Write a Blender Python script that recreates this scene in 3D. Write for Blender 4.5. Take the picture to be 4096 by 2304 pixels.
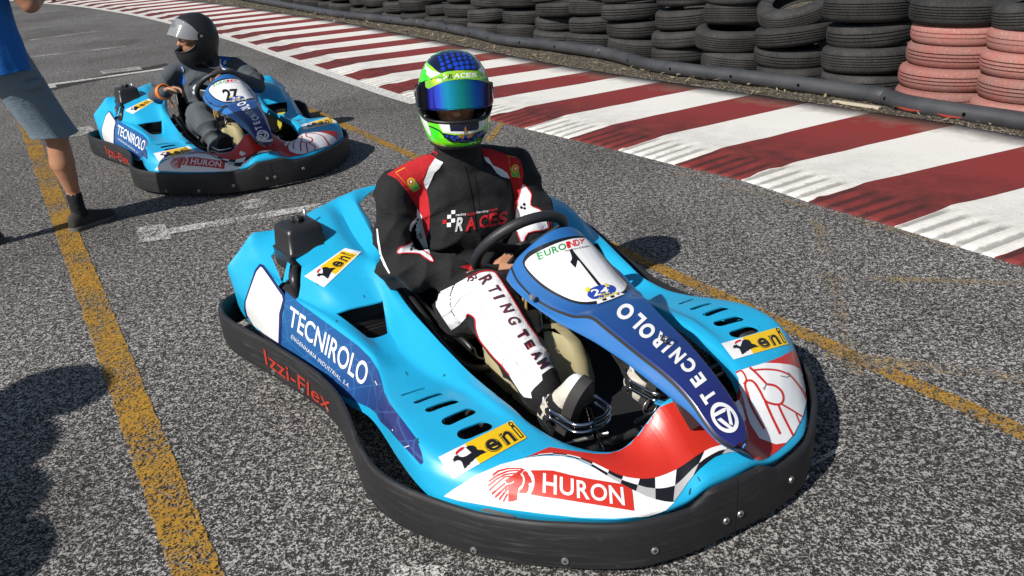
import bpy, bmesh, math, random
from math import sin, cos, pi, radians, sqrt, atan2
from mathutils import Vector, Matrix, noise
from mathutils.bvhtree import BVHTree
from mathutils.geometry import interpolate_bezier

random.seed(7)
for o in list(bpy.data.objects): bpy.data.objects.remove(o, do_unlink=True)
scene = bpy.context.scene
COL = scene.collection

# ------------------------------------------------------------------ camera
HC = 1.4
PITCH, ROLL, FPX = radians(23.7658), radians(-3.3396), 3345.06
_f = Vector((0, cos(PITCH), -sin(PITCH))); _r = Vector((1, 0, 0)); _u = _r.cross(_f)
CR = _r*cos(ROLL) + _u*sin(ROLL); CU = -_r*sin(ROLL) + _u*cos(ROLL); CF = _f
CAM = Vector((0, 0, HC))
cd = bpy.data.cameras.new('camera'); cam = bpy.data.objects.new('camera', cd); COL.objects.link(cam)
cam.matrix_world = Matrix((( CR.x, CU.x, -CF.x, 0), (CR.y, CU.y, -CF.y, 0), (CR.z, CU.z, -CF.z, HC), (0, 0, 0, 1)))
cd.sensor_fit = 'HORIZONTAL'; cd.angle = 2*math.atan(2048/FPX); cd.clip_start = 0.05; cd.clip_end = 500
scene.camera = cam
scene.render.resolution_x, scene.render.resolution_y = 1024, 576

# ------------------------------------------------------------------ light
SUN_AZ, SUN_EL = radians(44), radians(40)         # direction the light travels (azimuth), height of the sun
world = bpy.data.worlds.new('World'); scene.world = world; world.use_nodes = True
nt = world.node_tree; nt.nodes.clear()
wo = nt.nodes.new('ShaderNodeOutputWorld'); bg = nt.nodes.new('ShaderNodeBackground'); sky = nt.nodes.new('ShaderNodeTexSky')
sky.sky_type = 'NISHITA'; sky.sun_disc = False; sky.sun_elevation = SUN_EL
sky.sun_rotation = (pi/2 - (SUN_AZ + pi)) % (2*pi); sky.air_density = 1.0; sky.dust_density = 1.2; sky.ozone_density = 1.0
bg.inputs['Strength'].default_value = 0.062
nt.links.new(sky.outputs[0], bg.inputs[0]); nt.links.new(bg.outputs[0], wo.inputs[0])
sl = bpy.data.lights.new('sun', 'SUN'); sl.energy = 5.0; sl.angle = radians(0.53); sl.color = (1.0, 0.955, 0.89)
so = bpy.data.objects.new('sun', sl); COL.objects.link(so)
so.rotation_euler = Vector((cos(SUN_AZ)*cos(SUN_EL), sin(SUN_AZ)*cos(SUN_EL), -sin(SUN_EL))).to_track_quat('-Z', 'Y').to_euler()
so.location = (-4, -4, 8)
vs = scene.view_settings; vs.view_transform = 'Standard'; vs.look = 'None'; vs.exposure = 0.24; vs.gamma = 1.0; vs.use_curve_mapping = False

# ------------------------------------------------------------------ materials
MATS = {}
def mat(name, col=(.5, .5, .5), rough=.5, metal=0., spec=.5, coat=0., coat_rough=.05):
    if name in MATS: return MATS[name]
    m = bpy.data.materials.new(name); m.use_nodes = True
    b = m.node_tree.nodes['Principled BSDF']
    b.inputs['Base Color'].default_value = (*col, 1); b.inputs['Roughness'].default_value = rough
    b.inputs['Metallic'].default_value = metal; b.inputs['Specular IOR Level'].default_value = spec
    b.inputs['Coat Weight'].default_value = coat; b.inputs['Coat Roughness'].default_value = coat_rough
    MATS[name] = m
    return m
class NB:
    """small node helper"""
    def __init__(s, m): s.m = m; s.t = m.node_tree; s.b = s.t.nodes['Principled BSDF']; s.tc = None
    def n(s, typ, **kw):
        nd = s.t.nodes.new(typ)
        for k, v in kw.items():
            if k.startswith('i_'):
                key = k[2:].replace('_', ' '); nd.inputs[key].default_value = v
            else: setattr(nd, k, v)
        return nd
    def l(s, a, b): s.t.links.new(a, b)
    def coord(s, which='Object', scale=None):
        if s.tc is None: s.tc = s.n('ShaderNodeTexCoord')
        o = s.tc.outputs[which]
        if scale is not None:
            mp = s.n('ShaderNodeMapping'); mp.inputs['Scale'].default_value = scale; s.l(o, mp.inputs[0]); o = mp.outputs[0]
        return o
    def noise(s, vec, scale, detail=3, rough=.5, dist=0.):
        nd = s.n('ShaderNodeTexNoise'); nd.inputs['Scale'].default_value = scale; nd.inputs['Detail'].default_value = detail
        nd.inputs['Roughness'].default_value = rough; nd.inputs['Distortion'].default_value = dist; s.l(vec, nd.inputs['Vector']); return nd.outputs[0]
    def voro(s, vec, scale, feature='F1', out=0):
        nd = s.n('ShaderNodeTexVoronoi', feature=feature); nd.inputs['Scale'].default_value = scale; s.l(vec, nd.inputs['Vector']); return nd.outputs[out]
    def ramp(s, fac, stops, interp='LINEAR'):
        nd = s.n('ShaderNodeValToRGB'); cr = nd.color_ramp; cr.interpolation = interp
        while len(cr.elements) < len(stops): cr.elements.new(.5)
        for e, (p, c) in zip(cr.elements, stops):
            e.position = p; e.color = (c, c, c, 1) if isinstance(c, (int, float)) else (*c, 1)
        s.l(fac, nd.inputs[0]); return nd.outputs[0]
    def mix(s, fac, a, b, mode='MIX'):
        nd = s.n('ShaderNodeMix', data_type='RGBA', blend_type=mode)
        for sock, v in ((nd.inputs[0], fac), (nd.inputs[6], a), (nd.inputs[7], b)):
            if isinstance(v, (int, float)): sock.default_value = v
            elif isinstance(v, tuple): sock.default_value = (*v, 1)
            else: s.l(v, sock)
        return nd.outputs[2]
    def math(s, op, a, b=0.):
        nd = s.n('ShaderNodeMath', operation=op)
        for sock, v in ((nd.inputs[0], a), (nd.inputs[1], b)):
            if isinstance(v, (int, float)): sock.default_value = v
            else: s.l(v, sock)
        return nd.outputs[0]
    def bump(s, h, strength=.3, dist=.01, normal=None):
        nd = s.n('ShaderNodeBump'); nd.inputs['Strength'].default_value = strength; nd.inputs['Distance'].default_value = dist
        s.l(h, nd.inputs['Height'])
        if normal is not None: s.l(normal, nd.inputs['Normal'])
        s.l(nd.outputs[0], s.b.inputs['Normal']); return nd.outputs[0]
    def color(s, c): s.l(c, s.b.inputs['Base Color'])
    def rough(s, c): s.l(c, s.b.inputs['Roughness'])

# ------------------------------------------------------------------ object helpers
def link(name, me, m=None, parent=None, smooth=True):
    o = bpy.data.objects.new(name, me); COL.objects.link(o)
    if m is not None:
        me.materials.clear()
        for q in (m if isinstance(m, (list, tuple)) else [m]): me.materials.append(q)
    if smooth:
        for p in me.polygons: p.use_smooth = True
    if parent is not None: o.parent = parent
    return o
def obj(name, bm, m=None, parent=None, smooth=True, sharp=None):
    me = bpy.data.meshes.new(name); bm.normal_update(); bm.to_mesh(me); bm.free()
    o = link(name, me, m, parent, smooth)
    if smooth and sharp: me.set_sharp_from_angle(angle=radians(sharp))
    return o
def tag(o, label, cat, group=None):
    o['label'] = label; o['category'] = cat
    if group: o['group'] = group
    return o
def empty(name, loc=(0, 0, 0), rz=0.):
    o = bpy.data.objects.new(name, None); COL.objects.link(o); o.location = loc; o.rotation_euler = (0, 0, rz); o.empty_display_size = .1
    return o
def struct(o): o['kind'] = 'structure'; return o
def bake(o):
    dg = bpy.context.evaluated_depsgraph_get(); me = bpy.data.meshes.new_from_object(o.evaluated_get(dg), depsgraph=dg)
    o.modifiers.clear(); old = o.data; o.data = me; me.name = old.name; bpy.data.meshes.remove(old); return o
def cr1(p0, p1, p2, p3, t):
    return 0.5*((2*p1) + (p2-p0)*t + (2*p0-5*p1+4*p2-p3)*t*t + (3*p1-p0-3*p2+p3)*t*t*t)
def crom(pts, n, closed=False, ten=0.):
    pts = [Vector(p) for p in pts]; out = []; N = len(pts)
    for i in range(N if closed else N-1):
        if closed: a, b, c, d = pts[i-1], pts[i], pts[(i+1) % N], pts[(i+2) % N]
        else: a, b, c, d = pts[max(i-1, 0)], pts[i], pts[i+1], pts[min(i+2, N-1)]
        for k in range(n): q = cr1(a, b, c, d, k/n); out.append(q.lerp(b.lerp(c, k/n), ten) if ten else q)
    if not closed: out.append(pts[-1].copy())
    return out
def grid(bm, rows, closed_u=False, closed_v=False):
    V = [[bm.verts.new(p) for p in r] for r in rows]; n, m = len(V), len(V[0])
    for i in range(n if closed_u else n-1):
        for j in range(m if closed_v else m-1):
            try: bm.faces.new((V[i][j], V[(i+1) % n][j], V[(i+1) % n][(j+1) % m], V[i][(j+1) % m]))
            except ValueError: pass
    return V
def tube(bm, pts, r, seg=10, cap=True, closed=False):
    pts = [Vector(p) for p in pts]; N = len(pts); rows = []; prev = None
    for i, p in enumerate(pts):
        if closed: t = (pts[(i+1) % N]-pts[i-1])
        else: t = pts[min(i+1, N-1)]-pts[max(i-1, 0)]
        t.normalize()
        if prev is None: a = t.orthogonal().normalized()
        else:
            a = prev - t*prev.dot(t); a = a.normalized() if a.length > 1e-6 else t.orthogonal().normalized()
        prev = a; b = t.cross(a); rr = r[i] if isinstance(r, (list, tuple)) else r
        rows.append([p + a*rr*cos(2*pi*k/seg) + b*rr*sin(2*pi*k/seg) for k in range(seg)])
    V = grid(bm, rows, closed_u=closed, closed_v=True)
    if cap and not closed:
        bm.faces.new(list(reversed(V[0]))); bm.faces.new(V[-1])
    return V
def box(bm, c, s, rot=None, bev=0., seg=2):
    r = bmesh.ops.create_cube(bm, size=1.0); vs = r['verts']; M = Matrix.Translation(c) @ (rot.to_4x4() if rot is not None else Matrix()) @ Matrix.Diagonal((*s, 1))
    bmesh.ops.transform(bm, matrix=M, verts=vs)
    if bev > 0:
        es = list({e for v in vs for e in v.link_edges}); bmesh.ops.bevel(bm, geom=es, offset=bev, segments=seg, affect='EDGES', profile=.6)
    return vs
def cyl(bm, c, axis, r, h, seg=20, r2=None):
    r2 = r if r2 is None else r2
    M = Matrix.Translation(c) @ Vector(axis).to_track_quat('Z', 'Y').to_matrix().to_4x4()
    return bmesh.ops.create_cone(bm, cap_ends=True, segments=seg, radius1=r, radius2=r2, depth=h, matrix=M)['verts']
def lathe(bm, prof, seg=32, M=None):
    rows = [[Vector((r*cos(2*pi*k/seg), r*sin(2*pi*k/seg), z)) for r, z in prof] for k in range(seg)]
    if M is not None: rows = [[M @ p for p in r] for r in rows]
    return grid(bm, rows, closed_u=True)

# pixel rays of the calibrated camera (photograph pixels, 4096 x 2304)
def pxray(px):
    return (CR*((px[0]-2048)/FPX) - CU*((px[1]-1152)/FPX) + CF)
def gpt(px, z=0.):
    d = pxray(px); t = (z-HC)/d.z; return CAM + d*t
# ================================================================== the setting
def m_asphalt():
    m = mat('asphalt', rough=.92, spec=.25); b = NB(m); c = b.coord()
    cell = b.voro(c, 112, 'F1', 1); d1 = b.voro(c, 112, 'DISTANCE_TO_EDGE', 0)
    n1 = b.noise(c, 135, 3, .65, .6); n2 = b.noise(c, 48, 4, .65, .4); n3 = b.noise(c, .55, 3); n4 = b.noise(c, 230, 2, .6)
    sep = b.n('ShaderNodeSeparateColor'); b.l(cell, sep.inputs[0])
    stone = b.math('MULTIPLY', b.ramp(sep.outputs[0], [(.44, 0.), (.50, 1.)]), b.ramp(d1, [(.06, 0.), (.16, 1.)]))
    k = b.math('ADD', b.math('MULTIPLY', n1, .62), b.math('MULTIPLY', n2, .38))
    dark = b.ramp(k, [(.474, 1.), (.528, 0.)])
    fac = b.math('MAXIMUM', b.math('MULTIPLY', stone, .9), dark)
    light = b.mix(n4, (.225, .217, .206), (.65, .63, .605))
    col = b.mix(fac, light, b.mix(n4, (.010, .0098, .010), (.045, .043, .041)))
    n6 = b.noise(b.coord('Object', (1, .45, 1)), 1.9, 4, .6, .6)
    col = b.mix(b.ramp(n3, [(.38, 0.), (.68, 1.)]), col, b.mix(1., col, (.66, .65, .64), 'MULTIPLY')); col = b.mix(b.ramp(n6, [(.52, 0.), (.72, .8)]), col, b.mix(1., col, (.62, .61, .60), 'MULTIPLY'))
    b.color(col)
    h = b.math('ADD', b.math('MULTIPLY', fac, -.5), b.math('MULTIPLY', n1, .9)); b.bump(h, .75, .006)
    return m
def m_paint(name, c1, c2, cover=.5, seed=0.):
    m = mat(name, rough=.8, spec=.3); b = NB(m); c = b.coord()
    mp = b.n('ShaderNodeMapping'); mp.inputs['Location'].default_value = (seed, seed*.7, 0); b.l(c, mp.inputs[0]); c = mp.outputs[0]
    c0 = b.coord(); n1 = b.noise(c0, 135, 3, .65, .6); n2 = b.noise(c0, 48, 4, .65, .4); n3 = b.noise(c, 3.5, 4, .6); n5 = b.noise(c, 11, 3, .6)
    cell = b.voro(c0, 112, 'F1', 1); sep = b.n('ShaderNodeSeparateColor'); b.l(cell, sep.inputs[0]); d1 = b.voro(c0, 112, 'DISTANCE_TO_EDGE', 0)
    stone = b.math('MULTIPLY', b.ramp(sep.outputs[0], [(.62, 0.), (.72, 1.)]), b.ramp(d1, [(.06, 0.), (.16, 1.)]))
    spk = b.ramp(n1, [(.36, .6), (.50, 0.)]); b.color(b.mix(spk, b.mix(n5, c1, c2), tuple(v*.30 for v in c2)))
    k = b.math('ADD', b.math('ADD', b.math('MULTIPLY', n1, .62), b.math('MULTIPLY', n2, .38)), b.math('MULTIPLY', b.math('SUBTRACT', n3, .5), .34))
    a = b.math('MULTIPLY', b.ramp(k, [(cover, 0.), (cover+.06, 1.)]), b.math('SUBTRACT', 1., b.math('MULTIPLY', stone, .8))); b.l(a, b.b.inputs['Alpha']); b.bump(n1, .5, .004)
    return m
def sheet(name, pts2d, z, m, parent=None, sub=0):
    bm = bmesh.new(); f = bm.faces.new([bm.verts.new((p[0], p[1], z)) for p in pts2d])
    if f.normal.z < 0 or True:
        bm.normal_update()
        if f.normal.z < 0: bmesh.ops.reverse_faces(bm, faces=[f])
    return obj(name, bm, m, parent, smooth=False)

def edge_jit(a, b, w0, w1, step=.03, amp=.012, seed=1):
    """a worn painted stripe from a to b with ragged edges"""
    a, b = Vector(a).to_2d(), Vector(b).to_2d(); d = b-a; L = d.length; d /= L; n = Vector((-d.y, d.x)); N = max(2, int(L/step))
    rnd = random.Random(seed); le, ri = [], []
    for i in range(N+1):
        t = i/N; w = (w0+(w1-w0)*t)/2; p = a+d*L*t
        le.append(p+n*(w+rnd.uniform(-amp, amp))); ri.append(p-n*(w+rnd.uniform(-amp, amp)))
    return le, ri
def stripe(name, a, b, w0, w1, z, m, label=None, amp=.0035, seed=1):
    le, ri = edge_jit(a, b, w0, w1, amp=amp, seed=seed); bm = bmesh.new()
    grid(bm, [[(p.x, p.y, z), (q.x, q.y, z)] for p, q in zip(ri, le)]); return struct(obj(name, bm, m, smooth=False))

bm = bmesh.new(); bmesh.ops.create_grid(bm, x_segments=1, y_segments=1, size=60, matrix=Matrix.Translation((0, 25, 0)))
struct(obj('road', bm, m_asphalt(), smooth=False))
YEL = m_paint('yellow_paint', (.40, .225, .030), (.30, .155, .020), .447); WHT = m_paint('white_paint', (.62, .61, .58), (.50, .49, .46), .40, 3.)
FADE = m_paint('faded_yellow_paint', (.36, .25, .12), (.30, .22, .11), .535, 9.); WFADE = m_paint('faded_white_paint', (.62, .61, .58), (.50, .5, .48), .475, 5.)
stripe('yellow_line', gpt((-70, 40)), gpt((835, 2420)), .112, .108, .004, YEL, seed=2)
stripe('yellow_line', gpt((1000, 330)), gpt((4300, 1830)), .070, .072, .004, YEL, seed=3)
stripe('yellow_line', gpt((1150, 395)), gpt((850, 225)), .10, .08, .005, m_paint('dirty_yellow_paint', (.34, .25, .10), (.28, .2, .09), .50, 2.), seed=5)
stripe('yellow_line', gpt((1955, 565)), gpt((2035, 462)), .05, .05, .0045, m_paint('thin_yellow', (.42, .26, .04), (.36, .2, .03), .47, 4.), seed=4)
for a, b, w in (((1540, 545), (2240, 545), .035), ((2700, 690), (3900, 1010), .05), ((3260, 1110), (4096, 1135), .05), ((3265, 880), (3420, 1500), .05), ((2750, 690), (2960, 690), .03), ((3300, 1420), (4096, 1520), .07)):
    stripe('faded_line', gpt(a), gpt(b), w, w, .0045, FADE, seed=int(a[0]))
for a, b, w, mm in (((140, 349), (690, 272), .13, WHT), ((120, 229), (505, 187), .10, WFADE), ((120, 162), (385, 126), .10, WFADE),
                 ((640, 935), (1290, 826), .10, WFADE), ((3150, 1905), (3375, 1796), .016, WFADE), ((1560, 2290), (1790, 2300), .05, WFADE)):
    stripe('white_line', gpt(a), gpt(b), w, w, .006, mm, seed=int(a[0])+7)
for q in (((545, 915), (660, 900), (690, 960), (560, 975)), ((267, 522), (362, 506), (390, 533), (285, 552)), ((140, 345), (215, 335), (228, 352), (146, 363))):
    struct(sheet('white_mark', [gpt(p) for p in q], .0075, WFADE))
for q in (((955, 815), (1020, 800), (1075, 808), (1040, 835), (985, 842)), ((400, 286), (560, 268), (570, 280), (410, 298))):
    struct(sheet('white_mark', [gpt(p) for p in q], .0075, WFADE))
streak_paint = m_paint('painted_shadow', (.03, .028, .027), (.045, .042, .04), .40, 6.)
struct(sheet('shadow_streak', [gpt(p) for p in ((170, 352), (260, 330), (480, 290), (670, 253), (668, 262), (520, 300), (420, 316), (300, 340), (190, 366))], .005, streak_paint))  # dark streak resembling a cast shadow, painted flat on the road

# ---- the kerb: red and white stripes, each a raised slab with ridges on the track side
INN = [gpt(p) for p in ((4096, 1070), (3880, 1002), (3544, 899), (3277, 822), (2964, 722), (2700, 660), (2400, 585), (2000, 490), (1662, 401), (1431, 326), (1113, 215), (922, 151), (660, 83), (509, 52), (318, 24), (151, 10))]
INN = [INN[0]+(INN[0]-INN[1])*4] + INN + [INN[-1]+(INN[-1]-INN[-2])*1.5]
_d = crom(INN, 16); _L = [0.]
for a, b in zip(_d, _d[1:]): _L.append(_L[-1]+(b-a).length)
def inner(s):
    s = min(max(s, 0), _L[-1]-1e-4); i = max(j for j in range(len(_L)-1) if _L[j] <= s) if s > 0 else 0
    return _d[i].lerp(_d[i+1], (s-_L[i])/(_L[i+1]-_L[i]))
_cache = {}
def inner_t(s):
    t = (inner(s+.6)-inner(s-.6)); t.z = 0; return t.normalized()
def m_kerb(name, base, worn, dirt):
    m = mat(name, rough=.75, spec=.3); b = NB(m); uv = b.coord('UV'); c = b.coord('Object')
    sp = b.n('ShaderNodeSeparateXYZ'); b.l(uv, sp.inputs[0]); u, v = sp.outputs[0], sp.outputs[1]
    n1 = b.noise(c, 7, 4, .65); n2 = b.noise(c, 60, 3, .7); n3 = b.noise(b.coord('Object', (1, 1, 1)), 1.6, 3); n4 = b.noise(uv, 22, 4, .7)
    # worn grey film toward the verge, dark rubber near the track and in the recesses between the ridges
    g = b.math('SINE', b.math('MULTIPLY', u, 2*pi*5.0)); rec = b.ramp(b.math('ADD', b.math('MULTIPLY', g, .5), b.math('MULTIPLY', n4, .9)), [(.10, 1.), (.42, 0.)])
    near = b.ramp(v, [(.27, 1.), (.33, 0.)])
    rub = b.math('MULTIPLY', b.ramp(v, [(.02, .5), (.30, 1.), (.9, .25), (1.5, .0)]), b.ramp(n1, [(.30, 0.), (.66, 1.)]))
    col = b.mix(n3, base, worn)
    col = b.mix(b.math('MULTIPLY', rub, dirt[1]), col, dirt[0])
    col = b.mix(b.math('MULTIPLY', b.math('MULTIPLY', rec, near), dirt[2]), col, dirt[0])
    crk = b.ramp(b.noise(b.coord('Object', (60, 60, 60)), 1., 5, .8, 2.), [(.60, 0.), (.66, 1.)])
    spk = b.ramp(n2, [(.64, 0.), (.72, 1.)])
    col = b.mix(b.math('MULTIPLY', b.math('MAXIMUM', crk, spk), b.ramp(v, [(.05, .75), (.75, .6), (1.2, .3)])), col, dirt[0])
    edge = b.ramp(b.math('ADD', b.math('MULTIPLY', v, .56), b.math('MULTIPLY', b.math('SUBTRACT', n1, .5), .35)), [(.80, 0.), (1.0, 1.)])
    col = b.mix(b.math('MULTIPLY', edge, .75), col, (.20, .16, .12))
    b.color(col); b.bump(b.math('ADD', n2, b.math('MULTIPLY', n1, .5)), .35, .008)
    return m
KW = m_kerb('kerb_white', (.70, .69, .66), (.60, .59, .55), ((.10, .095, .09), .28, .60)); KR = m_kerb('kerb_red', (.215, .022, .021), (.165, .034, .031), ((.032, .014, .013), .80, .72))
kerb = struct(empty('kerb'))
SL = .487; S0 = None
best = min((abs((inner(s*.01)-gpt((2964, 722))).length), s*.01) for s in range(0, int(_L[-1]*60)))[1]
KOFF = best % SL; KN = int((_L[-1]-2.2)/SL); kpar = int(best//SL) % 2
def kerb_pt(s, w):
    """s: along the inner edge, w: metres across"""
    p = inner(s); t = inner_t(s); n = Vector((t.y, -t.x, 0)); W = 1.72
    k = w/W
    z = .006 + .030*min(1, (w/.36))**.85 + .022*k
    if w < .34:
        fa = min(1, w/.05)*min(1, (.34-w)/.06); z += fa*.006*(1 if sin(2*pi*5*((s-KOFF)/SL)) > .15 else -.6)
    z += .014*sin(2*pi*(s-KOFF)/SL)*max(0, 1-abs(w-.6)/.5) * min(1, max(.12, (s-6)/5))
    return p + n*w + t*(-.215*k) + Vector((0, 0, z))
for i in range(KN):
    s0 = KOFF+i*SL; s1 = s0+SL
    far = inner(s0).y > 9; NS = 10 if far else 24; ws = [0, .03, .06, .12, .2, .28, .36, .40, .44, .50, .6, .75, .95, 1.2, 1.5, 1.72]
    bm = bmesh.new(); uvl = bm.loops.layers.uv.new('UVMap'); rows = []
    rr = random.Random(i)
    for a in range(NS+1):
        s = s0+(s1-s0)*a/NS
        rows.append([kerb_pt(s + (.012*noise.noise(Vector((s*1.0, w*6, i*0.))) if a in (0, NS) else 0), w) for w in ws])
    V = grid(bm, rows); idx = {}
    for a in range(NS+1):
        for b_, w in enumerate(ws): idx[V[a][b_]] = (i + a/NS, w)
    # skirts so the slab has thickness
    for a in range(NS):
        for e in (0, len(ws)-1):
            p, q = V[a][e], V[a+1][e]; p2 = bm.verts.new((p.co.x, p.co.y, -.02)); q2 = bm.verts.new((q.co.x, q.co.y, -.02)); idx[p2] = idx[p]; idx[q2] = idx[q]
            bm.faces.new((p, q, q2, p2) if e else (q, p, p2, q2))
    for f in bm.faces:
        for lp in f.loops: lp[uvl].uv = idx[lp.vert]
    bmesh.ops.recalc_face_normals(bm, faces=bm.faces)
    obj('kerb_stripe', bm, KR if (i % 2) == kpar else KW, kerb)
# flat white border where the far kerb meets the road
bm = bmesh.new(); rows = []
s = min((abs((inner(q*.02)-gpt((1700, 410))).length), q*.02) for q in range(0, int(_L[-1]*49)))[1]
while s < _L[-1]-2:
    p = inner(s); t = inner_t(s); n = Vector((t.y, -t.x, 0)); rows.append([p-n*.13+Vector((0, 0, .0085)), p+n*.012+Vector((0, 0, .0085))]); s += .25
grid(bm, rows); bmesh.ops.recalc_face_normals(bm, faces=bm.faces); struct(obj('kerb_border_line', bm, m_paint('border_white', (.68, .67, .64), (.56, .55, .52), .33, 8.), smooth=False))

# ---- verge of dirt and dry litter behind the kerb
def m_dirt():
    m = mat('verge_dirt', rough=.95, spec=.2); b = NB(m); c = b.coord(); n1 = b.noise(c, 40, 5, .7); n2 = b.noise(c, 6, 4, .6); v = b.voro(c, 120, 'F1', 1)
    sp = b.n('ShaderNodeSeparateColor'); b.l(v, sp.inputs[0])
    col = b.mix(b.ramp(n1, [(.35, 0.), (.65, 1.)]), (.022, .019, .016), (.10, .086, .066)); col = b.mix(b.ramp(sp.outputs[0], [(.86, 0.), (.9, 1.)]), col, (.40, .35, .25))
    col = b.mix(b.ramp(n2, [(.55, 0.), (.8, 1.)]), col, (.11, .10, .07)); b.color(col); b.bump(n1, .9, .02); return m
DIRT = m_dirt()
bm = bmesh.new(); rows = []; s = 0
while s < _L[-1]-1.5:
    t = inner_t(s); n = Vector((t.y, -t.x, 0)); p = inner(s)-t*.3
    rows.append([p+n*w+Vector((0, 0, z + (.012*noise.noise(Vector((s*5, w*9, 0))) if 1.6 < w < 3 else 0))) for w, z in ((1.58, .012), (1.68, .05), (1.78, .062), (1.9, .055), (2.05, .04), (2.3, .03), (2.8, .025), (4, .03), (12, .05))]); s += .12
grid(bm, rows); bmesh.ops.recalc_face_normals(bm, faces=bm.faces); struct(obj('verge', bm, DIRT))
# dry leaves and straw along the pipe: nobody could count them
bm = bmesh.new(); rl = random.Random(5)
for k in range(900):
    s = rl.uniform(0, _L[-1]-3); t = inner_t(s); n = Vector((t.y, -t.x, 0)); w = rl.gauss(1.86, .09); p = inner(s)-t*.3+n*w+Vector((0, 0, .075))
    a = rl.uniform(0, 2*pi); L = rl.uniform(.008, .05); q = Vector((cos(a), sin(a), rl.uniform(-.3, .5)))*L; r2 = Vector((-sin(a), cos(a), rl.uniform(-.5, .5)))*rl.uniform(.002, .012)
    bm.faces.new([bm.verts.new(v) for v in (p-q, p+r2, p+q, p-r2)])
o = obj('dry_litter', bm, mat('dry_litter', (.22, .175, .11), .9), smooth=False); o['kind'] = 'stuff'; o['label'] = 'dry straw and leaf litter along the foot of the pipe'; o['category'] = 'litter'
# ================================================================== guard pipe and tyre barrier
def m_tyre(name, c1, c2, dust):
    m = mat(name, rough=.78, spec=.35); b = NB(m); c = b.coord('Object')
    oi = b.n('ShaderNodeObjectInfo'); add = b.n('ShaderNodeVectorMath', operation='ADD'); b.l(c, add.inputs[0])
    cmb = b.n('ShaderNodeCombineXYZ'); k = b.math('MULTIPLY', oi.outputs['Random'], 37.); b.l(k, cmb.inputs[0]); b.l(k, cmb.inputs[2]); b.l(cmb.outputs[0], add.inputs[1]); w = add.outputs[0]
    n1 = b.noise(w, 6, 4, .6); n2 = b.noise(w, 55, 3, .7)
    col = b.mix(b.ramp(n1, [(.35, 0.), (.7, 1.)]), c1, c2); col = b.mix(b.math('MULTIPLY', b.ramp(n2, [(.5, 0.), (.75, 1.)]), .5), col, dust)
    val = b.math('ADD', b.math('MULTIPLY', oi.outputs['Random'], .5), .75); cb = b.n('ShaderNodeCombineColor'); [b.l(val, cb.inputs[i]) for i in range(3)]
    b.color(b.mix(1., col, cb.outputs[0], 'MULTIPLY'))
    # tread sipes: fine lateral cuts round the tread
    sp = b.n('ShaderNodeSeparateXYZ'); b.l(c, sp.inputs[0]); ang = b.math('ARCTAN2', sp.outputs[1], sp.outputs[0])
    rad = b.math('SQRT', b.math('ADD', b.math('MULTIPLY', sp.outputs[0], sp.outputs[0]), b.math('MULTIPLY', sp.outputs[1], sp.outputs[1])))
    zig = b.math('MULTIPLY', b.math('ABSOLUTE', sp.outputs[2]), 60.)
    cut = b.ramp(b.math('SINE', b.math('ADD', b.math('MULTIPLY', ang, 64.), zig)), [(.78, 1.), (.92, 0.)])
    tread = b.ramp(rad, [(.322, 0.), (.328, 1.)])
    h = b.math('ADD', b.math('MULTIPLY', b.math('MULTIPLY', cut, tread), .8), b.math('MULTIPLY', n2, .25)); b.bump(h, .55, .006)
    return m
TB = m_tyre('tyre_rubber', (.016, .016, .017), (.038, .037, .036), (.07, .066, .06)); TP = m_tyre('painted_pink_tyre', (.29, .10, .084), (.245, .13, .112), (.36, .27, .245))
def tyre_mesh(name, R, h, grooves, gd=.011, bead=.20):
    tr = []                                         # (r, z) across the tread, then sidewall, bead, inside
    zs = [-h*.62 + 2*h*.62*i/grooves for i in range(grooves+1)]
    tr.append((R-.030, -h*.93)); tr.append((R-.012, -h*.80))
    for i in range(grooves):
        a, b_ = zs[i], zs[i+1]
        cr = lambda z: R - .010*(z/h)**2
        if i: tr += [(cr(a)-gd, a-.003), (cr(a)-gd, a+.003)]
        tr += [(cr(a), a+.0045), (cr((a+b_)/2), (a+b_)/2), (cr(b_), b_-.0045)]
    tr.append((R-.012, h*.80)); tr.append((R-.030, h*.93))
    side = [(R-.055, h), (R-.085, h*1.0), (bead+.03, h*.90), (bead+.008, h*.80), (bead, h*.68), (bead+.006, h*.60), (bead+.05, h*.72), (R-.06, h*.80), (R-.026, h*.55), (R-.022, 0)]
    prof = tr + side + [(r, -z) for r, z in reversed(side[:-1])]
    bm = bmesh.new(); seg = 56
    rows = [[Vector((r*cos(2*pi*k/seg), r*sin(2*pi*k/seg), z)) for r, z in prof] for k in range(seg)]
    grid(bm, rows, closed_u=True, closed_v=True); bmesh.ops.recalc_face_normals(bm, faces=bm.faces)
    me = bpy.data.meshes.new(name); bm.to_mesh(me); bm.free()
    for p in me.polygons: p.use_smooth = True
    me.set_sharp_from_angle(angle=radians(38)); return me
TM = [tyre_mesh('tyre', .336, .086, 5), tyre_mesh('tyre', .330, .080, 4, .013), tyre_mesh('tyre', .338, .090, 6, .008), tyre_mesh('tyre', .326, .072, 3, .007)]
TMP = [m.copy() for m in TM]
for m in TM: m.materials.append(TB)
for m in TMP: m.materials.append(TP)
H0 = [.086*2, .16, .18, .144]
STK = [(3.46, 5.41), (3.18, 5.92), (2.82, 6.53), (2.48, 7.11), (2.15, 7.69), (1.81, 8.27), (1.44, 8.89), (1.10, 9.47), (.75, 10.05), (.38, 10.67), (-.01, 11.33), (-.38, 11.95), (-.73, 12.53), (-1.08, 13.11), (-1.42, 13.69), (-1.82, 14.35), (-2.17, 14.93), (-2.58, 15.63), (-2.95, 16.27), (-3.30, 16.85), (-3.65, 17.43), (-4.02, 18.07)]
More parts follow.
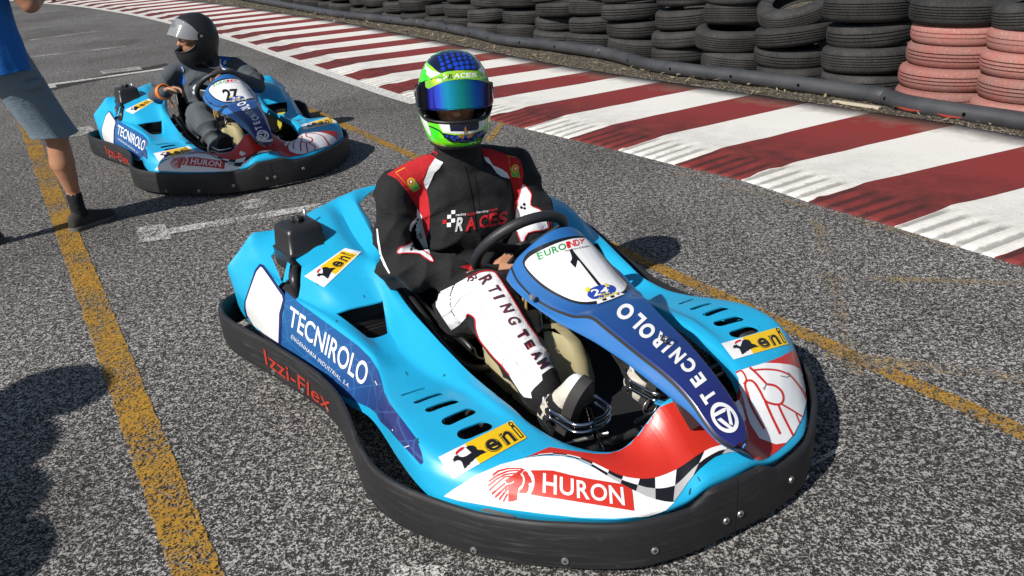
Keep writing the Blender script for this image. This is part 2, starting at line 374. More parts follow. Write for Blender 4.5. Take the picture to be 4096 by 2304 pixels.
ORD = ['rightmost', 'second', 'third', 'fourth', 'fifth', 'sixth', 'seventh', 'eighth', 'ninth', 'tenth', 'eleventh', 'twelfth', 'thirteenth', 'fourteenth', 'fifteenth', 'sixteenth', 'seventeenth', 'eighteenth', 'nineteenth', 'twentieth', 'twenty-first', 'twenty-second']
LEV = ['bottom', 'second from bottom', 'third from bottom', 'fourth from bottom', 'topmost']
rt = random.Random(21)
for si, (x, y) in enumerate(STK):
    z = .035
    plan = {0: [(3, 1, 0, 0, -.07, -.06), (1, 1, 0, 0, -.03, -.03), (1, 1, 0, 0, -.01, 0), (3, 1, 0, 0, .0, .02), (2, 0, 8, -6, .02, .02)],
            1: [(3, 1, 0, 0, -.07, -.05), (1, 1, 0, 0, -.02, -.02), (1, 1, 0, 0, .01, 0), (3, 1, 0, 0, .02, .0), (2, 0, 0, 0, -.01, -.01)],
            2: [(1, 0, 0, 0, 0, 0), (2, 0, 2, 0, -.0, -.02), (1, 0, 3, -3, .02, .02), (2, 0, 0, 2, -.01, 0)],
            3: [(3, 0, 0, 0, .02, 0), (1, 0, 0, 3, 0, .05), (0, 0, 3, -6, -.02, 0), (0, 0, 19, -6, -.01, .02)]}.get(si)
    if plan is None:
        plan = [(rt.choice((0, 0, 1, 2, 3)), 0, rt.uniform(-4, 4), rt.uniform(-4, 4), rt.uniform(-.055, .055), rt.uniform(-.055, .055)) for _ in range(4 if si < 12 else 3)]
    n = len(plan); ZS = .95 if si < 2 else (.93 if si == 3 else 1.02); H2 = [q*ZS for q in H0]
    for li, (v, pink, rx, ry, dx, dy) in enumerate(plan):
        me = (TMP if pink else TM)[v]; o = bpy.data.objects.new('tyre', me); COL.objects.link(o)
        lift = (abs(sin(radians(rx)))+abs(sin(radians(ry))))*.20
        z += H2[v]/2 + lift*.55; o.location = (x+dx, y+dy, z); z += H2[v]/2 + lift*.45 - .004
        o.scale = (rt.uniform(.95, 1.03), rt.uniform(.95, 1.03), ZS); o.rotation_euler = (radians(rx), radians(ry), rt.uniform(0, 6.28))
        lev = 'topmost' if li == n-1 else LEV[li]
        tag(o, '%s tyre, %s in the %s tyre stack%s' % ('faded pink painted' if pink else 'worn black', lev, ORD[si], '' if si == 0 else ' from the right'), 'tyre', 'tyres stacked along the barrier')
# wires that tie the top tyres together
WIRE = mat('steel_wire', (.42, .40, .37), .45, .8)
for k, (p, lab) in enumerate(((((2.48, 6.95, .74), (2.30, 6.86, .79), (2.18, 6.95, .82), (2.05, 7.3, .80)), 'thin steel wire looped over the tilted open tyre'),
                      (((2.82, 6.38, .715), (2.66, 6.45, .735), (2.55, 6.7, .77)), 'thin steel wire between the third and fourth tyre stacks'),
                      (((3.1, 5.75, .80), (2.98, 5.85, .815), (2.9, 6.2, .75)), 'thin steel wire between the second and third tyre stacks'),
                      (((3.42, 5.3, .86), (3.30, 5.35, .87), (3.2, 5.7, .82)), 'thin steel wire on the rightmost black tyre'))):
    bm = bmesh.new(); tube(bm, crom([Vector(q) for q in p], 6), .0035, 6); tag(obj('wire_tie', bm, WIRE), lab, 'wire', 'wires tying the tyres')
# ---- black plastic pipe in lengths along the foot of the tyres
def m_pipe():
    m = mat('black_pipe', rough=.45, spec=.5); b = NB(m); c = b.coord(); n1 = b.noise(c, 3.2, 4, .6); n2 = b.noise(b.coord('Object', (1, 1, 14)), 5, 4, .6); n3 = b.noise(c, 2.3, 2)
    b.color(b.mix(b.ramp(n1, [(.35, 0.), (.75, 1.)]), (.030, .032, .037), (.060, .062, .068))); b.rough(b.ramp(n2, [(.3, .38), (.7, .62)])); b.bump(n2, .12, .01); return m
PIPE = m_pipe()
PP = [gpt(p, .1) for p in ((4096, 488), (3652, 419), (3501, 380), (3082, 321), (2626, 264), (2500, 232), (2390, 207), (2155, 175), (2000, 159), (1908, 135), (1670, 91), (1351, 56), (1232, 36), (1073, 8))]
PP = [PP[0]+(PP[0]-PP[1])*2.2] + PP + [PP[-1]+(PP[-1]-PP[-2])*1.6]
PC = crom(PP, 14)
def near_i(px): return min(range(len(PC)), key=lambda i: (PC[i]-gpt(px, .1)).length)
cuts = [0, near_i((3501, 380)), near_i((2390, 207)), near_i((1670, 91)), len(PC)-1]
PL = ['black plastic guard pipe in front of the pink tyres', 'black plastic guard pipe in front of the nearer black tyre stacks', 'black plastic guard pipe in the middle of the tyre barrier', 'farthest black plastic guard pipe below the distant tyres']
HOLE = mat('hole_black', (.004, .004, .004), 1., spec=.0)
for k in range(4):
    seg = PC[cuts[k]:cuts[k+1]+1]; root = empty('guard_pipe', (0, 0, 0)); tag(root, PL[k], 'pipe', 'guard pipes along the tyres')
    bm = bmesh.new(); tube(bm, seg, .060, 22); obj('pipe_tube', bm, PIPE, root, sharp=50)
    d = (seg[-1]-seg[-2]).normalized(); bm = bmesh.new(); tube(bm, [seg[-1]-d*.10, seg[-1]-d*.095, seg[-1]+d*.02, seg[-1]+d*.03], [.0605, .0645, .0645, .0605], 22); obj('joint_collar', bm, PIPE, root, sharp=40)
    acc = 0; last = seg[0]
    for i in range(1, len(seg)-1):
        acc += (seg[i]-last).length; last = seg[i]
        if acc > .62:
            acc = 0; t = (seg[i+1]-seg[i-1]).normalized(); tocam = (CAM-seg[i]); side = (tocam - t*tocam.dot(t)); side.z *= .30; side = (side - t*side.dot(t)).normalized()
            bm = bmesh.new(); cyl(bm, seg[i]+side*.0545, side, .0125, .014, 14); obj('drain_hole', bm, HOLE, root, smooth=False)
# scuffs of red paint on the nearest pipe
RS = mat('red_scuff', (.42, .06, .04), .7)
root = [o for o in bpy.data.objects if o.name.startswith('guard_pipe')][0]
for px0, px1 in (((3560, 415), (3660, 440)), ((3725, 448), (3825, 468))):
    i0, i1 = near_i(px0), near_i(px1); i0, i1 = min(i0, i1), max(i0, i1); bm = bmesh.new(); rows = []; seg = [PC[i0].lerp(PC[i1], q/12) for q in range(13)] if i1-i0 < 3 else PC[i0:i1+1]
    for q, p in enumerate(seg):
        t = (PC[min(i1+1, len(PC)-1)]-PC[i0]).normalized(); sd = Vector((t.y, -t.x, 0)); sd = sd if sd.dot(CAM-p) > 0 else -sd; wv = .30*sin(pi*q/(len(seg)-1)) + .02
        rows.append([p+(sd*cos(a)+Vector((0, 0, 1))*sin(a))*.0612 for a in [-.25+wv*(c/4-1) + .1*noise.noise(Vector((q*.9, c, 0))) for c in range(5)]])
    grid(bm, rows); bmesh.ops.recalc_face_normals(bm, faces=bm.faces); obj('paint_scuff', bm, RS, root)
bm = bmesh.new(); a = gpt((3335, 405), .075); b_ = gpt((3520, 432), .075); d = (b_-a); box(bm, (a+b_)/2, (d.length, .035, .018), Matrix.Rotation(atan2(d.y, d.x), 3, 'Z'), .003)
tag(obj('wooden_batten', bm, mat('grey_wood', (.42, .37, .28), .85), smooth=False), 'pale wooden batten lying in the dirt below the pipe', 'batten')
# ================================================================== kart: helpers that work in kart coordinates (x forward, y to the kart's left)
POSE1 = (0.49790, 1.59929, -1.06362); POSE2 = (-1.38178, 4.84904, -1.04379)
def to_local(p, k):
    c, s = cos(k[2]), sin(k[2]); dx, dy = p[0]-k[0], p[1]-k[1]; return Vector((c*dx+s*dy, -s*dx+c*dy, p[2]))
def lray(px, k=POSE1):
    o = to_local(CAM, k); return o, to_local(CAM+pxray(px), k)-o
def L1(px, x=None, y=None, z=None, k=POSE1):
    o, d = lray(px, k); i, v = [(i, v) for i, v in enumerate((x, y, z)) if v is not None][0]; return o + d*((v-o[i])/d[i])
def RG(x0, y0, s): return lambda *pts: [(x0+s*a, y0+s*b) for a, b in pts]
R1, R2, R3, R5, R6 = RG(850, 700, .5521), RG(850, 1300, .693), RG(1900, 1300, .6928), RG(1850, 850, .69), RG(2400, 850, .69)
K1d, K1e, K1f, KZ, KQ = RG(880, 720, .41408), RG(1400, 700, .41408), RG(2000, 800, .41408), RG(1100, 1100, .5521), RG(2400, 1150, .4486)
KH, KL, KS = RG(1900, 1800, .27174), RG(2750, 1300, .41416), RG(1450, 550, .41408)

def bvh_of(*objs, M=None):
    vs, ps = [], []
    for o in objs:
        b0 = len(vs); vs += [(o.matrix_basis @ v.co) for v in o.data.vertices]; ps += [[b0+i for i in p.vertices] for p in o.data.polygons]
    return BVHTree.FromPolygons(vs, ps)
def project(bm, bvh, off, k, ray=None, maxe=.05):
    """bm holds a flat figure in photograph pixels: lay it on the surface as a thin print"""
    dead = []
    for v in bm.verts:
        o, d = (ray or lray)((v.co.x, v.co.y), k); d = d.normalized(); hit, nrm, i, t = bvh.ray_cast(o, d)
        if hit is None: dead.append(v); continue
        if nrm.dot(d) > 0: nrm = -nrm
        v.co = hit + nrm*off
    bmesh.ops.delete(bm, geom=dead, context='VERTS')
    bad = [f for f in bm.faces if max(e.calc_length() for e in f.edges) > maxe]
    bmesh.ops.delete(bm, geom=bad, context='FACES')
    o = to_local(CAM, k); flip = []
    bm.normal_update()
    for f in bm.faces:
        if f.normal.dot(o-f.calc_center_median()) < 0: flip.append(f)
    if flip: bmesh.ops.reverse_faces(bm, faces=flip)
def refine(bm, L):
    for _ in range(8):
        es = [e for e in bm.edges if e.calc_length() > L]
        if not es: break
        bmesh.ops.subdivide_edges(bm, edges=es, cuts=1)
        ng = [f for f in bm.faces if len(f.verts) > 3]
        if ng: bmesh.ops.triangulate(bm, faces=ng)
def add_poly(bm, pts, z=0.):
    f = bm.faces.new([bm.verts.new((p[0], p[1], 0)) for p in pts]); bmesh.ops.triangulate(bm, faces=[f])
def smooth_loop(pts, n=5):
    return [(p.x, p.y) for p in crom([Vector((a, b, 0)) for a, b in pts], n, closed=True)]
def decal(name, polys, m, bvh, off, parent, k=POSE1, L=10, smooth=0, ray=None, maxe=.05, one=False):
    bm = bmesh.new()
    for p in polys: add_poly(bm, smooth_loop(p, smooth) if smooth else p)
    bmesh.ops.remove_doubles(bm, verts=bm.verts, dist=.01); refine(bm, L); project(bm, bvh, off, k, ray, maxe)
    if one or len(polys) == 1:          # a print is one piece: drop stray slivers that landed elsewhere
        seen, isl = set(), []
        for v in bm.verts:
            if v in seen: continue
            st, cur = [v], []; seen.add(v)
            while st:
                w = st.pop(); cur.append(w)
                for e in w.link_edges:
                    q = e.other_vert(w)
                    if q not in seen: seen.add(q); st.append(q)
            isl.append(cur)
        if len(isl) > 1:
            isl.sort(key=len); bmesh.ops.delete(bm, geom=[v for g in isl[:-1] if one or len(g) < .25*len(isl[-1]) for v in g], context='VERTS')
    return obj(name, bm, m, parent)
_tm = {}
def text_mesh(s, bold=0., shear=0., space=1.):
    key = (s, bold, shear, space)
    if key not in _tm:
        c = bpy.data.curves.new('t', 'FONT'); c.body = s; c.offset = bold; c.shear = shear; c.space_character = space; c.resolution_u = 5; c.fill_mode = 'BOTH'
        o = bpy.data.objects.new('t', c); COL.objects.link(o); dg = bpy.context.evaluated_depsgraph_get(); dg.update()
        me = bpy.data.meshes.new_from_object(o.evaluated_get(dg)); bpy.data.objects.remove(o); bpy.data.curves.remove(c)
        vs = [v.co.to_2d() for v in me.vertices]; fs = [tuple(p.vertices) for p in me.polygons]; bpy.data.meshes.remove(me)
        x0, x1 = min(v.x for v in vs), max(v.x for v in vs); y0, y1 = min(v.y for v in vs), max(v.y for v in vs)
        _tm[key] = ([((v.x-x0)/(x1-x0), (v.y-y0)/(y1-y0)) for v in vs], fs, (x1-x0)/(y1-y0))
    return _tm[key]
def quadmap(q):
    TL, TR, BR, BL = [Vector(p) for p in q]
    def f(u, v):
        # bilinear with a projective weight so letters shrink with distance
        return (BL*(1-u)+BR*u)*(1-v) + (TL*(1-u)+TR*u)*v
    return f
def add_text(bm, s, q, bold=0., shear=0., space=1.):
    vs, fs, asp = text_mesh(s, bold, shear, space); f = quadmap(q); V = [bm.verts.new((*f(u, v), 0)) for u, v in vs]
    for p in fs:
        try: bm.faces.new([V[i] for i in p])
        except ValueError: pass
def lettering(name, items, m, bvh, off, parent, k=POSE1, L=14, ray=None, maxe=.05):
    bm = bmesh.new()
    for it in items: add_text(bm, *it)
    refine(bm, L); project(bm, bvh, off, k, ray, maxe); return obj(name, bm, m, parent)
def unit(q, pts):
    f = quadmap(q); return [tuple(f(u, v)) for u, v in pts]

# ------------------------------------------------------------------ kart materials
def m_body():
    m = mat('sky_blue_plastic', (.012, .42, .72), .36, spec=.5, coat=.18, coat_rough=.12); b = NB(m); c = b.coord()
    n1 = b.noise(c, 3, 3); n2 = b.noise(c, 55, 4, .7, 1.5); n3 = b.noise(b.coord('Object', (8, 60, 60)), 3, 4, .7)
    col = b.mix(n1, (.010, .325, .575), (.012, .360, .625)); col = b.mix(b.ramp(n2, [(.635, 0.), (.70, .6)]), col, (.02, .10, .17)); col = b.mix(b.ramp(n3, [(.66, 0.), (.74, .4)]), col, (.35, .55, .65))
    b.color(col); b.rough(b.ramp(n1, [(.3, .32), (.7, .46)])); b.bump(n1, .10, .02); return m
BLUE = m_body()
def m_rubber():
    m = mat('scuffed_black_bumper', rough=.55, spec=.4); b = NB(m)
    uv = b.coord('UV'); mp = b.n('ShaderNodeMapping'); mp.inputs['Scale'].default_value = (3.0, 46, 1); b.l(uv, mp.inputs[0]); n1 = b.noise(mp.outputs[0], 1.6, 5, .7, .4); n2 = b.noise(uv, 3.1, 3, .6); n3 = b.noise(uv, 40, 3, .6)
    k = b.math('MULTIPLY', b.ramp(n1, [(.52, 0.), (.76, .9)]), b.ramp(n2, [(.42, .05), (.72, 1.)]))
    col = b.mix(k, (.016, .016, .018), (.13, .128, .125)); col = b.mix(b.ramp(n3, [(.62, 0.), (.8, .5)]), col, (.055, .052, .048)); b.color(col); b.rough(b.ramp(n1, [(.3, .42), (.7, .75)])); b.bump(n1, .16, .006); return m
RUB = m_rubber()
def m_print(name, c, c2=None, sc=9., rough=.32, scuff=(.25, .25, .25), amt=.35):
    m = mat(name, c, rough, spec=.5, coat=.2, coat_rough=.15); b = NB(m); co = b.coord(); n1 = b.noise(co, sc, 2); n2 = b.noise(co, 60, 4, .75, 1.2); n3 = b.noise(co, 4, 2)
    col = b.mix(n1, c, c2 or tuple(v*.92 for v in c)); k = b.math('MULTIPLY', b.ramp(n2, [(.66, 0.), (.72, 1.)]), b.ramp(n3, [(.45, 0.), (.65, amt)])); b.color(b.mix(k, col, scuff)); return m
P_WHITE = m_print('print_white', (.74, .75, .76)); P_RED = m_print('print_red', (.50, .028, .015), (.46, .022, .014), scuff=(.55, .2, .15)); P_YEL = m_print('print_yellow', (.74, .47, .005)); P_BLK = m_print('print_black', (.010, .010, .013), amt=.15)
P_GREY = m_print('print_grey', (.40, .40, .41)); P_GRN = m_print('print_green', (.01, .27, .05), amt=.0); P_RDP = m_print('print_red_letters', (.58, .012, .02), amt=.0); P_NAVY = m_print('print_navy', (.012, .02, .11)); P_LBL = m_print('print_blue_sign', (.018, .055, .33)); P_YLT = m_print('print_yellow_letters', (.8, .62, .02), amt=0.)
def m_side():
    m = mat('side_panel_blue', rough=.3, spec=.5, coat=.2); b = NB(m); co = b.coord(); sp = b.n('ShaderNodeSeparateXYZ'); b.l(co, sp.inputs[0])
    g = b.ramp(b.math('ADD', b.math('MULTIPLY', sp.outputs[0], 1.1), 1.75), [(0., (.014, .095, .27)), (.45, (.012, .078, .245)), (1., (.022, .032, .15))])
    ln = None
    for a, fr, ph in ((.5, 9., .2), (-.9, 11., .7), (1.4, 7., .1)):
        v = b.math('ADD', b.math('MULTIPLY', sp.outputs[0], cos(a)*fr), b.math('MULTIPLY', sp.outputs[2], sin(a)*fr*1.6)); v = b.math('FRACT', b.math('ADD', v, ph)); q = b.ramp(v, [(.0, 1.), (.05, .5), (.055, 0.), (.99, 0.)]); ln = q if ln is None else b.math('MAXIMUM', ln, q)
    g = b.mix(b.math('MULTIPLY', ln, .22), g, (.10, .32, .62)); b.color(g); return m
P_SIDE = m_side()
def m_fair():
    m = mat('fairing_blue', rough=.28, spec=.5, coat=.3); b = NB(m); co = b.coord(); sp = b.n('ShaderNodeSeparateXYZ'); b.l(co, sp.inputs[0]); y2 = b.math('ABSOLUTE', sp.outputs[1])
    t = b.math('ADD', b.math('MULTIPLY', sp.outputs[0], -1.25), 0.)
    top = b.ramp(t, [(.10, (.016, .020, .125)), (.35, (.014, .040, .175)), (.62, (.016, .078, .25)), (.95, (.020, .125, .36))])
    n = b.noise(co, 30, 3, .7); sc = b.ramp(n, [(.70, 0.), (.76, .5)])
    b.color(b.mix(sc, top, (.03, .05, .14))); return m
FAIR = m_fair(); SKIRT = m_print('fairing_skirt_blue', (.022, .125, .37), (.028, .15, .41)); SCRAPE = mat('scraped_white', (.55, .56, .52), .8)
BLK = mat('black_plastic', (.018, .018, .020), .38); BLKM = mat('black_matt', (.012, .012, .013), .7); CHR = mat('chrome', (.62, .63, .66), .12, 1.); STEEL = mat('steel', (.35, .34, .33), .35, .9); ZINC = mat('zinc_bolt', (.45, .45, .44), .4, .8); DKSTEEL = mat('dark_steel', (.06, .06, .065), .4, .6)
def m_tank():
    m = mat('cream_tank', (.50, .44, .24), .42); b = NB(m); n = b.noise(b.coord(), 6, 4); b.color(b.mix(n, (.34, .29, .15), (.60, .54, .33))); return m
TANK = m_tank(); GRIP = mat('wheel_grip', (.020, .021, .024), .5)
NB(GRIP).bump(NB(GRIP).noise(NB(GRIP).coord(), 260, 2), .3, .002)
LETR = mat('red_moulded_letters', (.40, .03, .015), .55)
def m_mirror_tyre(): return mat('kart_tyre', (.016, .016, .017), .7)
KTYRE = m_mirror_tyre(); RIM = mat('magnesium_rim', (.32, .31, .29), .38, .85)

# ------------------------------------------------------------------ bodywork surface: stations from the nose round to the tail (right half)
FAN = [
 [(-.03,0,.12),(-.010,0,.178),(-.018,0,.198),(-.038,0,.207),(-.060,0,.214),(-.088,0,.229),(-.118,0,.256),(-.150,0,.292),(-.188,0,.322),(-.198,0,.297)],
 [(-.035,.07,.12),(-.013,.07,.176),(-.020,.07,.194),(-.040,.068,.203),(-.062,.066,.210),(-.090,.064,.225),(-.120,.063,.250),(-.155,.063,.284),(-.190,.066,.308),(-.200,.066,.283)],
 [(-.04,.13,.11),(-.018,.13,.156),(-.026,.127,.170),(-.042,.122,.178),(-.062,.118,.189),(-.090,.113,.207),(-.125,.110,.229),(-.160,.110,.252),(-.193,.112,.268),(-.203,.112,.243)],
 [(-.05,.20,.11),(-.030,.20,.150),(-.038,.190,.164),(-.052,.180,.174),(-.072,.170,.187),(-.100,.160,.203),(-.130,.153,.216),(-.165,.150,.229),(-.195,.147,.236),(-.205,.147,.211)],
 [(-.085,.29,.11),(-.064,.298,.150),(-.074,.280,.167),(-.090,.265,.181),(-.106,.250,.195),(-.130,.222,.209),(-.152,.203,.215),(-.176,.190,.219),(-.197,.180,.220),(-.207,.180,.195)],
 [(-.16,.395,.11),(-.143,.398,.150),(-.152,.378,.176),(-.166,.355,.197),(-.177,.330,.212),(-.182,.288,.222),(-.186,.252,.222),(-.194,.226,.220),(-.207,.209,.215),(-.216,.205,.190)],
 [(-.255,.495,.11),(-.243,.497,.150),(-.247,.475,.183),(-.256,.450,.209),(-.262,.420,.224),(-.256,.355,.232),(-.242,.297,.230),(-.237,.270,.225),(-.242,.250,.216),(-.249,.243,.190)],
 [(-.345,.585,.115),(-.337,.581,.152),(-.337,.560,.193),(-.346,.535,.221),(-.352,.500,.232),(-.336,.420,.237),(-.312,.340,.235),(-.302,.306,.230),(-.302,.287,.221),(-.307,.278,.195)],
 [(-.410,.613,.140),(-.406,.611,.157),(-.402,.603,.200),(-.408,.585,.226),(-.412,.560,.237),(-.402,.460,.241),(-.386,.370,.240),(-.390,.336,.240),(-.392,.319,.235),(-.397,.309,.210)]]
SEC = [
 (-.48,[(.620,.148),(.620,.166),(.616,.208),(.602,.236),(.580,.246),(.475,.247),(.385,.244),(.355,.252),(.326,.245),(.316,.220)]),
 (-.58,[(.615,.147),(.615,.163),(.610,.208),(.597,.238),(.575,.249),(.480,.253),(.395,.247),(.365,.258),(.337,.254),(.327,.228)]),
 (-.68,[(.605,.142),(.603,.156),(.596,.199),(.580,.224),(.560,.234),(.480,.237),(.400,.234),(.370,.251),(.340,.257),(.330,.230)]),
 (-.78,[(.595,.132),(.590,.146),(.577,.184),(.558,.207),(.540,.214),(.475,.216),(.405,.216),(.367,.246),(.336,.259),(.326,.230)]),
 (-.88,[(.590,.112),(.577,.130),(.551,.177),(.532,.201),(.515,.206),(.460,.204),(.407,.206),(.362,.246),(.331,.261),(.321,.231)]),
 (-.98,[(.597,.085),(.566,.125),(.530,.188),(.507,.220),(.490,.218),(.450,.202),(.407,.198),(.357,.246),(.326,.266),(.316,.236)]),
 (-1.08,[(.612,.080),(.580,.130),(.541,.203),(.518,.237),(.495,.234),(.450,.203),(.397,.196),(.350,.254),(.321,.271),(.311,.240)]),
 (-1.17,[(.630,.080),(.602,.140),(.560,.212),(.535,.248),(.508,.247),(.452,.216),(.383,.206),(.342,.268),(.316,.280),(.306,.250)]),
 (-1.27,[(.648,.080),(.624,.150),(.582,.222),(.555,.260),(.528,.262),(.470,.270),(.362,.274),(.335,.306),(.311,.305),(.301,.275)]),
 (-1.38,[(.664,.080),(.645,.150),(.608,.228),(.580,.266),(.560,.270),(.516,.322),(.370,.333),(.328,.356),(.298,.345),(.287,.310)]),
 (-1.50,[(.680,.080),(.664,.150),(.632,.238),(.609,.273),(.590,.277),(.540,.347),(.372,.378),(.318,.362),(.278,.398),(.262,.372)]),
 (-1.65,[(.690,.080),(.680,.160),(.640,.255),(.618,.287),(.598,.291),(.548,.352),(.370,.402),(.305,.378),(.255,.425),(.230,.410)]),
 (-1.80,[(.700,.080),(.698,.170),(.660,.258),(.622,.285),(.606,.296),(.535,.350),(.350,.424),(.285,.405),(.230,.447),(.210,.435)]),
 (-1.90,[(.708,.090),(.712,.190),(.700,.252),(.652,.300),(.615,.338),(.520,.358),(.350,.422),(.275,.430),(.205,.458),(.120,.446)]),
 (-1.935,[(.700,.110),(.712,.195),(.714,.260),(.656,.316),(.602,.368),(.512,.363),(.372,.402),(.250,.438),(.150,.455),(.0,.455)])]
def build_body_mesh():
    half = [[Vector((x, -y, z)) for x, y, z in st] for st in FAN] + [[Vector((X, -y, z)) for y, z in st] for X, st in SEC]
    rows = [[Vector((p.x, -p.y, p.z)) for p in r] for r in reversed(half[1:])] + half
    fine = [crom(r, 4, ten=.5) for r in rows]; cols = list(zip(*fine)); cols = [crom(c, 5, ten=.15) for c in cols]; rows = list(zip(*cols))
    bm = bmesh.new(); grid(bm, rows); bmesh.ops.remove_doubles(bm, verts=bm.verts, dist=1e-5); bmesh.ops.recalc_face_normals(bm, faces=bm.faces)
    up = sum(f.normal.z*f.calc_area() for f in bm.faces)
    if up < 0: bmesh.ops.reverse_faces(bm, faces=bm.faces)
    return bm
kart1 = empty('go_kart', (POSE1[0], POSE1[1], 0), POSE1[2]); tag(kart1, 'sky blue go-kart with race number 1, nearest the camera', 'go-kart', 'go-karts waiting on the track')
body = obj('bodywork', build_body_mesh(), BLUE, kart1); BODY = bvh_of(body)
def prism(bm, pts, z0, z1):
    lo = [bm.verts.new((p[0], p[1], z0)) for p in pts]; hi = [bm.verts.new((p[0], p[1], z1)) for p in pts]; n = len(pts)
    bm.faces.new(list(reversed(lo))); bm.faces.new(hi)
    for i in range(n): bm.faces.new((lo[i], lo[(i+1) % n], hi[(i+1) % n], hi[i]))
def slot_pts(a, b, w):
    a, b = Vector(a), Vector(b); d = (b-a).normalized(); n = Vector((-d.y, d.x)); r = w/2; a2, b2 = a+d*r, b-d*r
    return [b2+(d*cos(t)+n*sin(t))*r for t in [(-90+30*i)*pi/180 for i in range(7)]] + [a2+(-d*cos(t)-n*sin(t))*r for t in [(-90+30*i)*pi/180 for i in range(7)]]
bm = bmesh.new()
SLOT = [((-.735,.528),(-.730,.452),.013),((-.650,.526),(-.657,.436),.020),((-.581,.523),(-.585,.426),.027),((-.505,.511),(-.522,.411),.034),((-.438,.502),(-.445,.405),.044)]
for sgn in (-1, 1):
    for a, b_, w in SLOT: prism(bm, slot_pts((a[0], sgn*a[1]), (b_[0], sgn*b_[1]), w), .14, .36)
    win = [(-1.272,.520),(-1.262,.360),(-1.156,.395),(-1.130,.472),(-1.20,.497)]
    prism(bm, [(x, sgn*y) for x, y in (win if sgn > 0 else reversed(win))], .12, .42)
prism(bm, [(-1.787,-.580),(-1.785,-.545),(-1.74,-.430),(-1.600,-.425),(-1.640,-.530),(-1.573,-.580),(-1.600,-.600)], .25, .5)
prism(bm, [(-1.574,-.622),(-1.617,-.572),(-1.655,-.540),(-1.531,-.537),(-1.474,-.568),(-1.432,-.618)], .22, .5)
bmesh.ops.recalc_face_normals(bm, faces=bm.faces); cutter = obj('cut', bm, None, None, smooth=False)
cutter.location = (0, 0, 0); body.parent = None
md = body.modifiers.new('s', 'SOLIDIFY'); md.thickness = .0045; md.offset = -1
md = body.modifiers.new('b', 'BOOLEAN'); md.object = cutter; md.operation = 'DIFFERENCE'; md.solver = 'MANIFOLD'
bake(body); bpy.data.objects.remove(cutter); body.parent = kart1
for p in body.data.polygons: p.use_smooth = True
body.data.set_sharp_from_angle(angle=radians(42))

# ------------------------------------------------------------------ bumper band
BP = [(.006,0),(.006,-.06),(.004,-.12),(-.006,-.19),(-.028,-.27),(-.065,-.335),(-.11,-.395),(-.17,-.468),(-.26,-.552),(-.35,-.608),(-.43,-.650),(-.51,-.678),(-.59,-.690),(-.67,-.687),(-.76,-.674),(-.86,-.656),(-.95,-.646),(-1.04,-.645),(-1.14,-.656),(-1.27,-.682),(-1.41,-.716),(-1.56,-.758),(-1.68,-.787),(-1.78,-.797),(-1.86,-.785),(-1.92,-.745),(-1.955,-.68),(-1.965,-.60),(-1.967,-.45),(-1.967,-.25),(-1.967,0)]
def bump_top(y, x):
    a = abs(y)
    if x > -.15: return .150 + .030*max(0, min(1, (.135-a)/.055))
    return .150 + (.004 if -1.9 < x < -1.1 else 0)
def band_half(sgn):
    pts = crom([Vector((x, y, 0)) for x, y in BP], 8); pts = [Vector((p.x, sgn*abs(p.y) if sgn > 0 else -abs(p.y), 0)) for p in pts]
    bm = bmesh.new(); uvl = bm.loops.layers.uv.new('UVMap'); rows = []; uvs = []; s = 0
    for i, p in enumerate(pts):
        t = (pts[min(i+1, len(pts)-1)]-pts[max(i-1, 0)]).normalized(); n = Vector((t.y, -t.x, 0))
        if n.dot(p-Vector((-.9, 0, 0))) < 0 and not (-1.2 < p.x < -.8): n = -n
        if -1.2 <= p.x <= -.8 and n.y*sgn < 0: n = -n
        if i: s += (p-pts[i-1]).length
        zt = bump_top(p.y, p.x)
        prof = [(-.004, .030), (.0, .024), (.003, .045), (.004, (zt+.03)/2), (.002, zt-.012), (-.002, zt-.002), (-.007, zt), (-.013, zt-.003), (-.015, zt-.012), (-.014, .06), (-.010, .030)]
        rows.append([p+n*a+Vector((0, 0, z)) for a, z in prof]); uvs.append([(s, z) for a, z in prof])
    V = grid(bm, rows, closed_v=True); idx = {V[i][j]: uvs[i][j] for i in range(len(V)) for j in range(len(V[0]))}
    bm.faces.new(V[0]); bm.faces.new(list(reversed(V[-1]))); bmesh.ops.recalc_face_normals(bm, faces=bm.faces)
    for f in bm.faces:
        for lp in f.loops: lp[uvl].uv = idx[lp.vert]
    return bm
bands = []
for sgn in (-1, 1):
    bm = band_half(sgn)
    for v in bm.verts:
        if abs(v.co.y) < 1e-4: v.co.y += sgn*.0012
    bands.append(obj('bumper_band', bm, RUB, kart1, sharp=50))
BUMP = bvh_of(*bands)
for q in R3((1532, 1090), (1450, 1130), (520, 1362), (1038, 1302), (1825, 893)) + R2((353, 272), (520, 378), (665, 487), (1508, 1300)) + [(2470, 1990)][:0]:
    o_, d_ = lray(q); h, n_, i_, t_ = BUMP.ray_cast(o_, d_.normalized())
    if h is None: continue
    if n_.dot(d_) > 0: n_ = -n_
    bm = bmesh.new(); cyl(bm, h+n_*.0012, n_, .0095, .004, 14, .0085); b0 = obj('bumper_bolt', bm, ZINC, kart1, sharp=40)
    bm = bmesh.new(); cyl(bm, h+n_*.0035, n_, .0035, .001, 6); obj('bolt_recess', bm, BLKM, b0, smooth=False)
bm = bmesh.new(); add_text(bm, 'Izzi-Flex', R2((296, 135), (688, 425), (682, 500), (312, 225)), .004); refine(bm, 12); project(bm, BUMP, .0025, POSE1)
lt = obj('moulded_lettering', bm, LETR, bands[0])

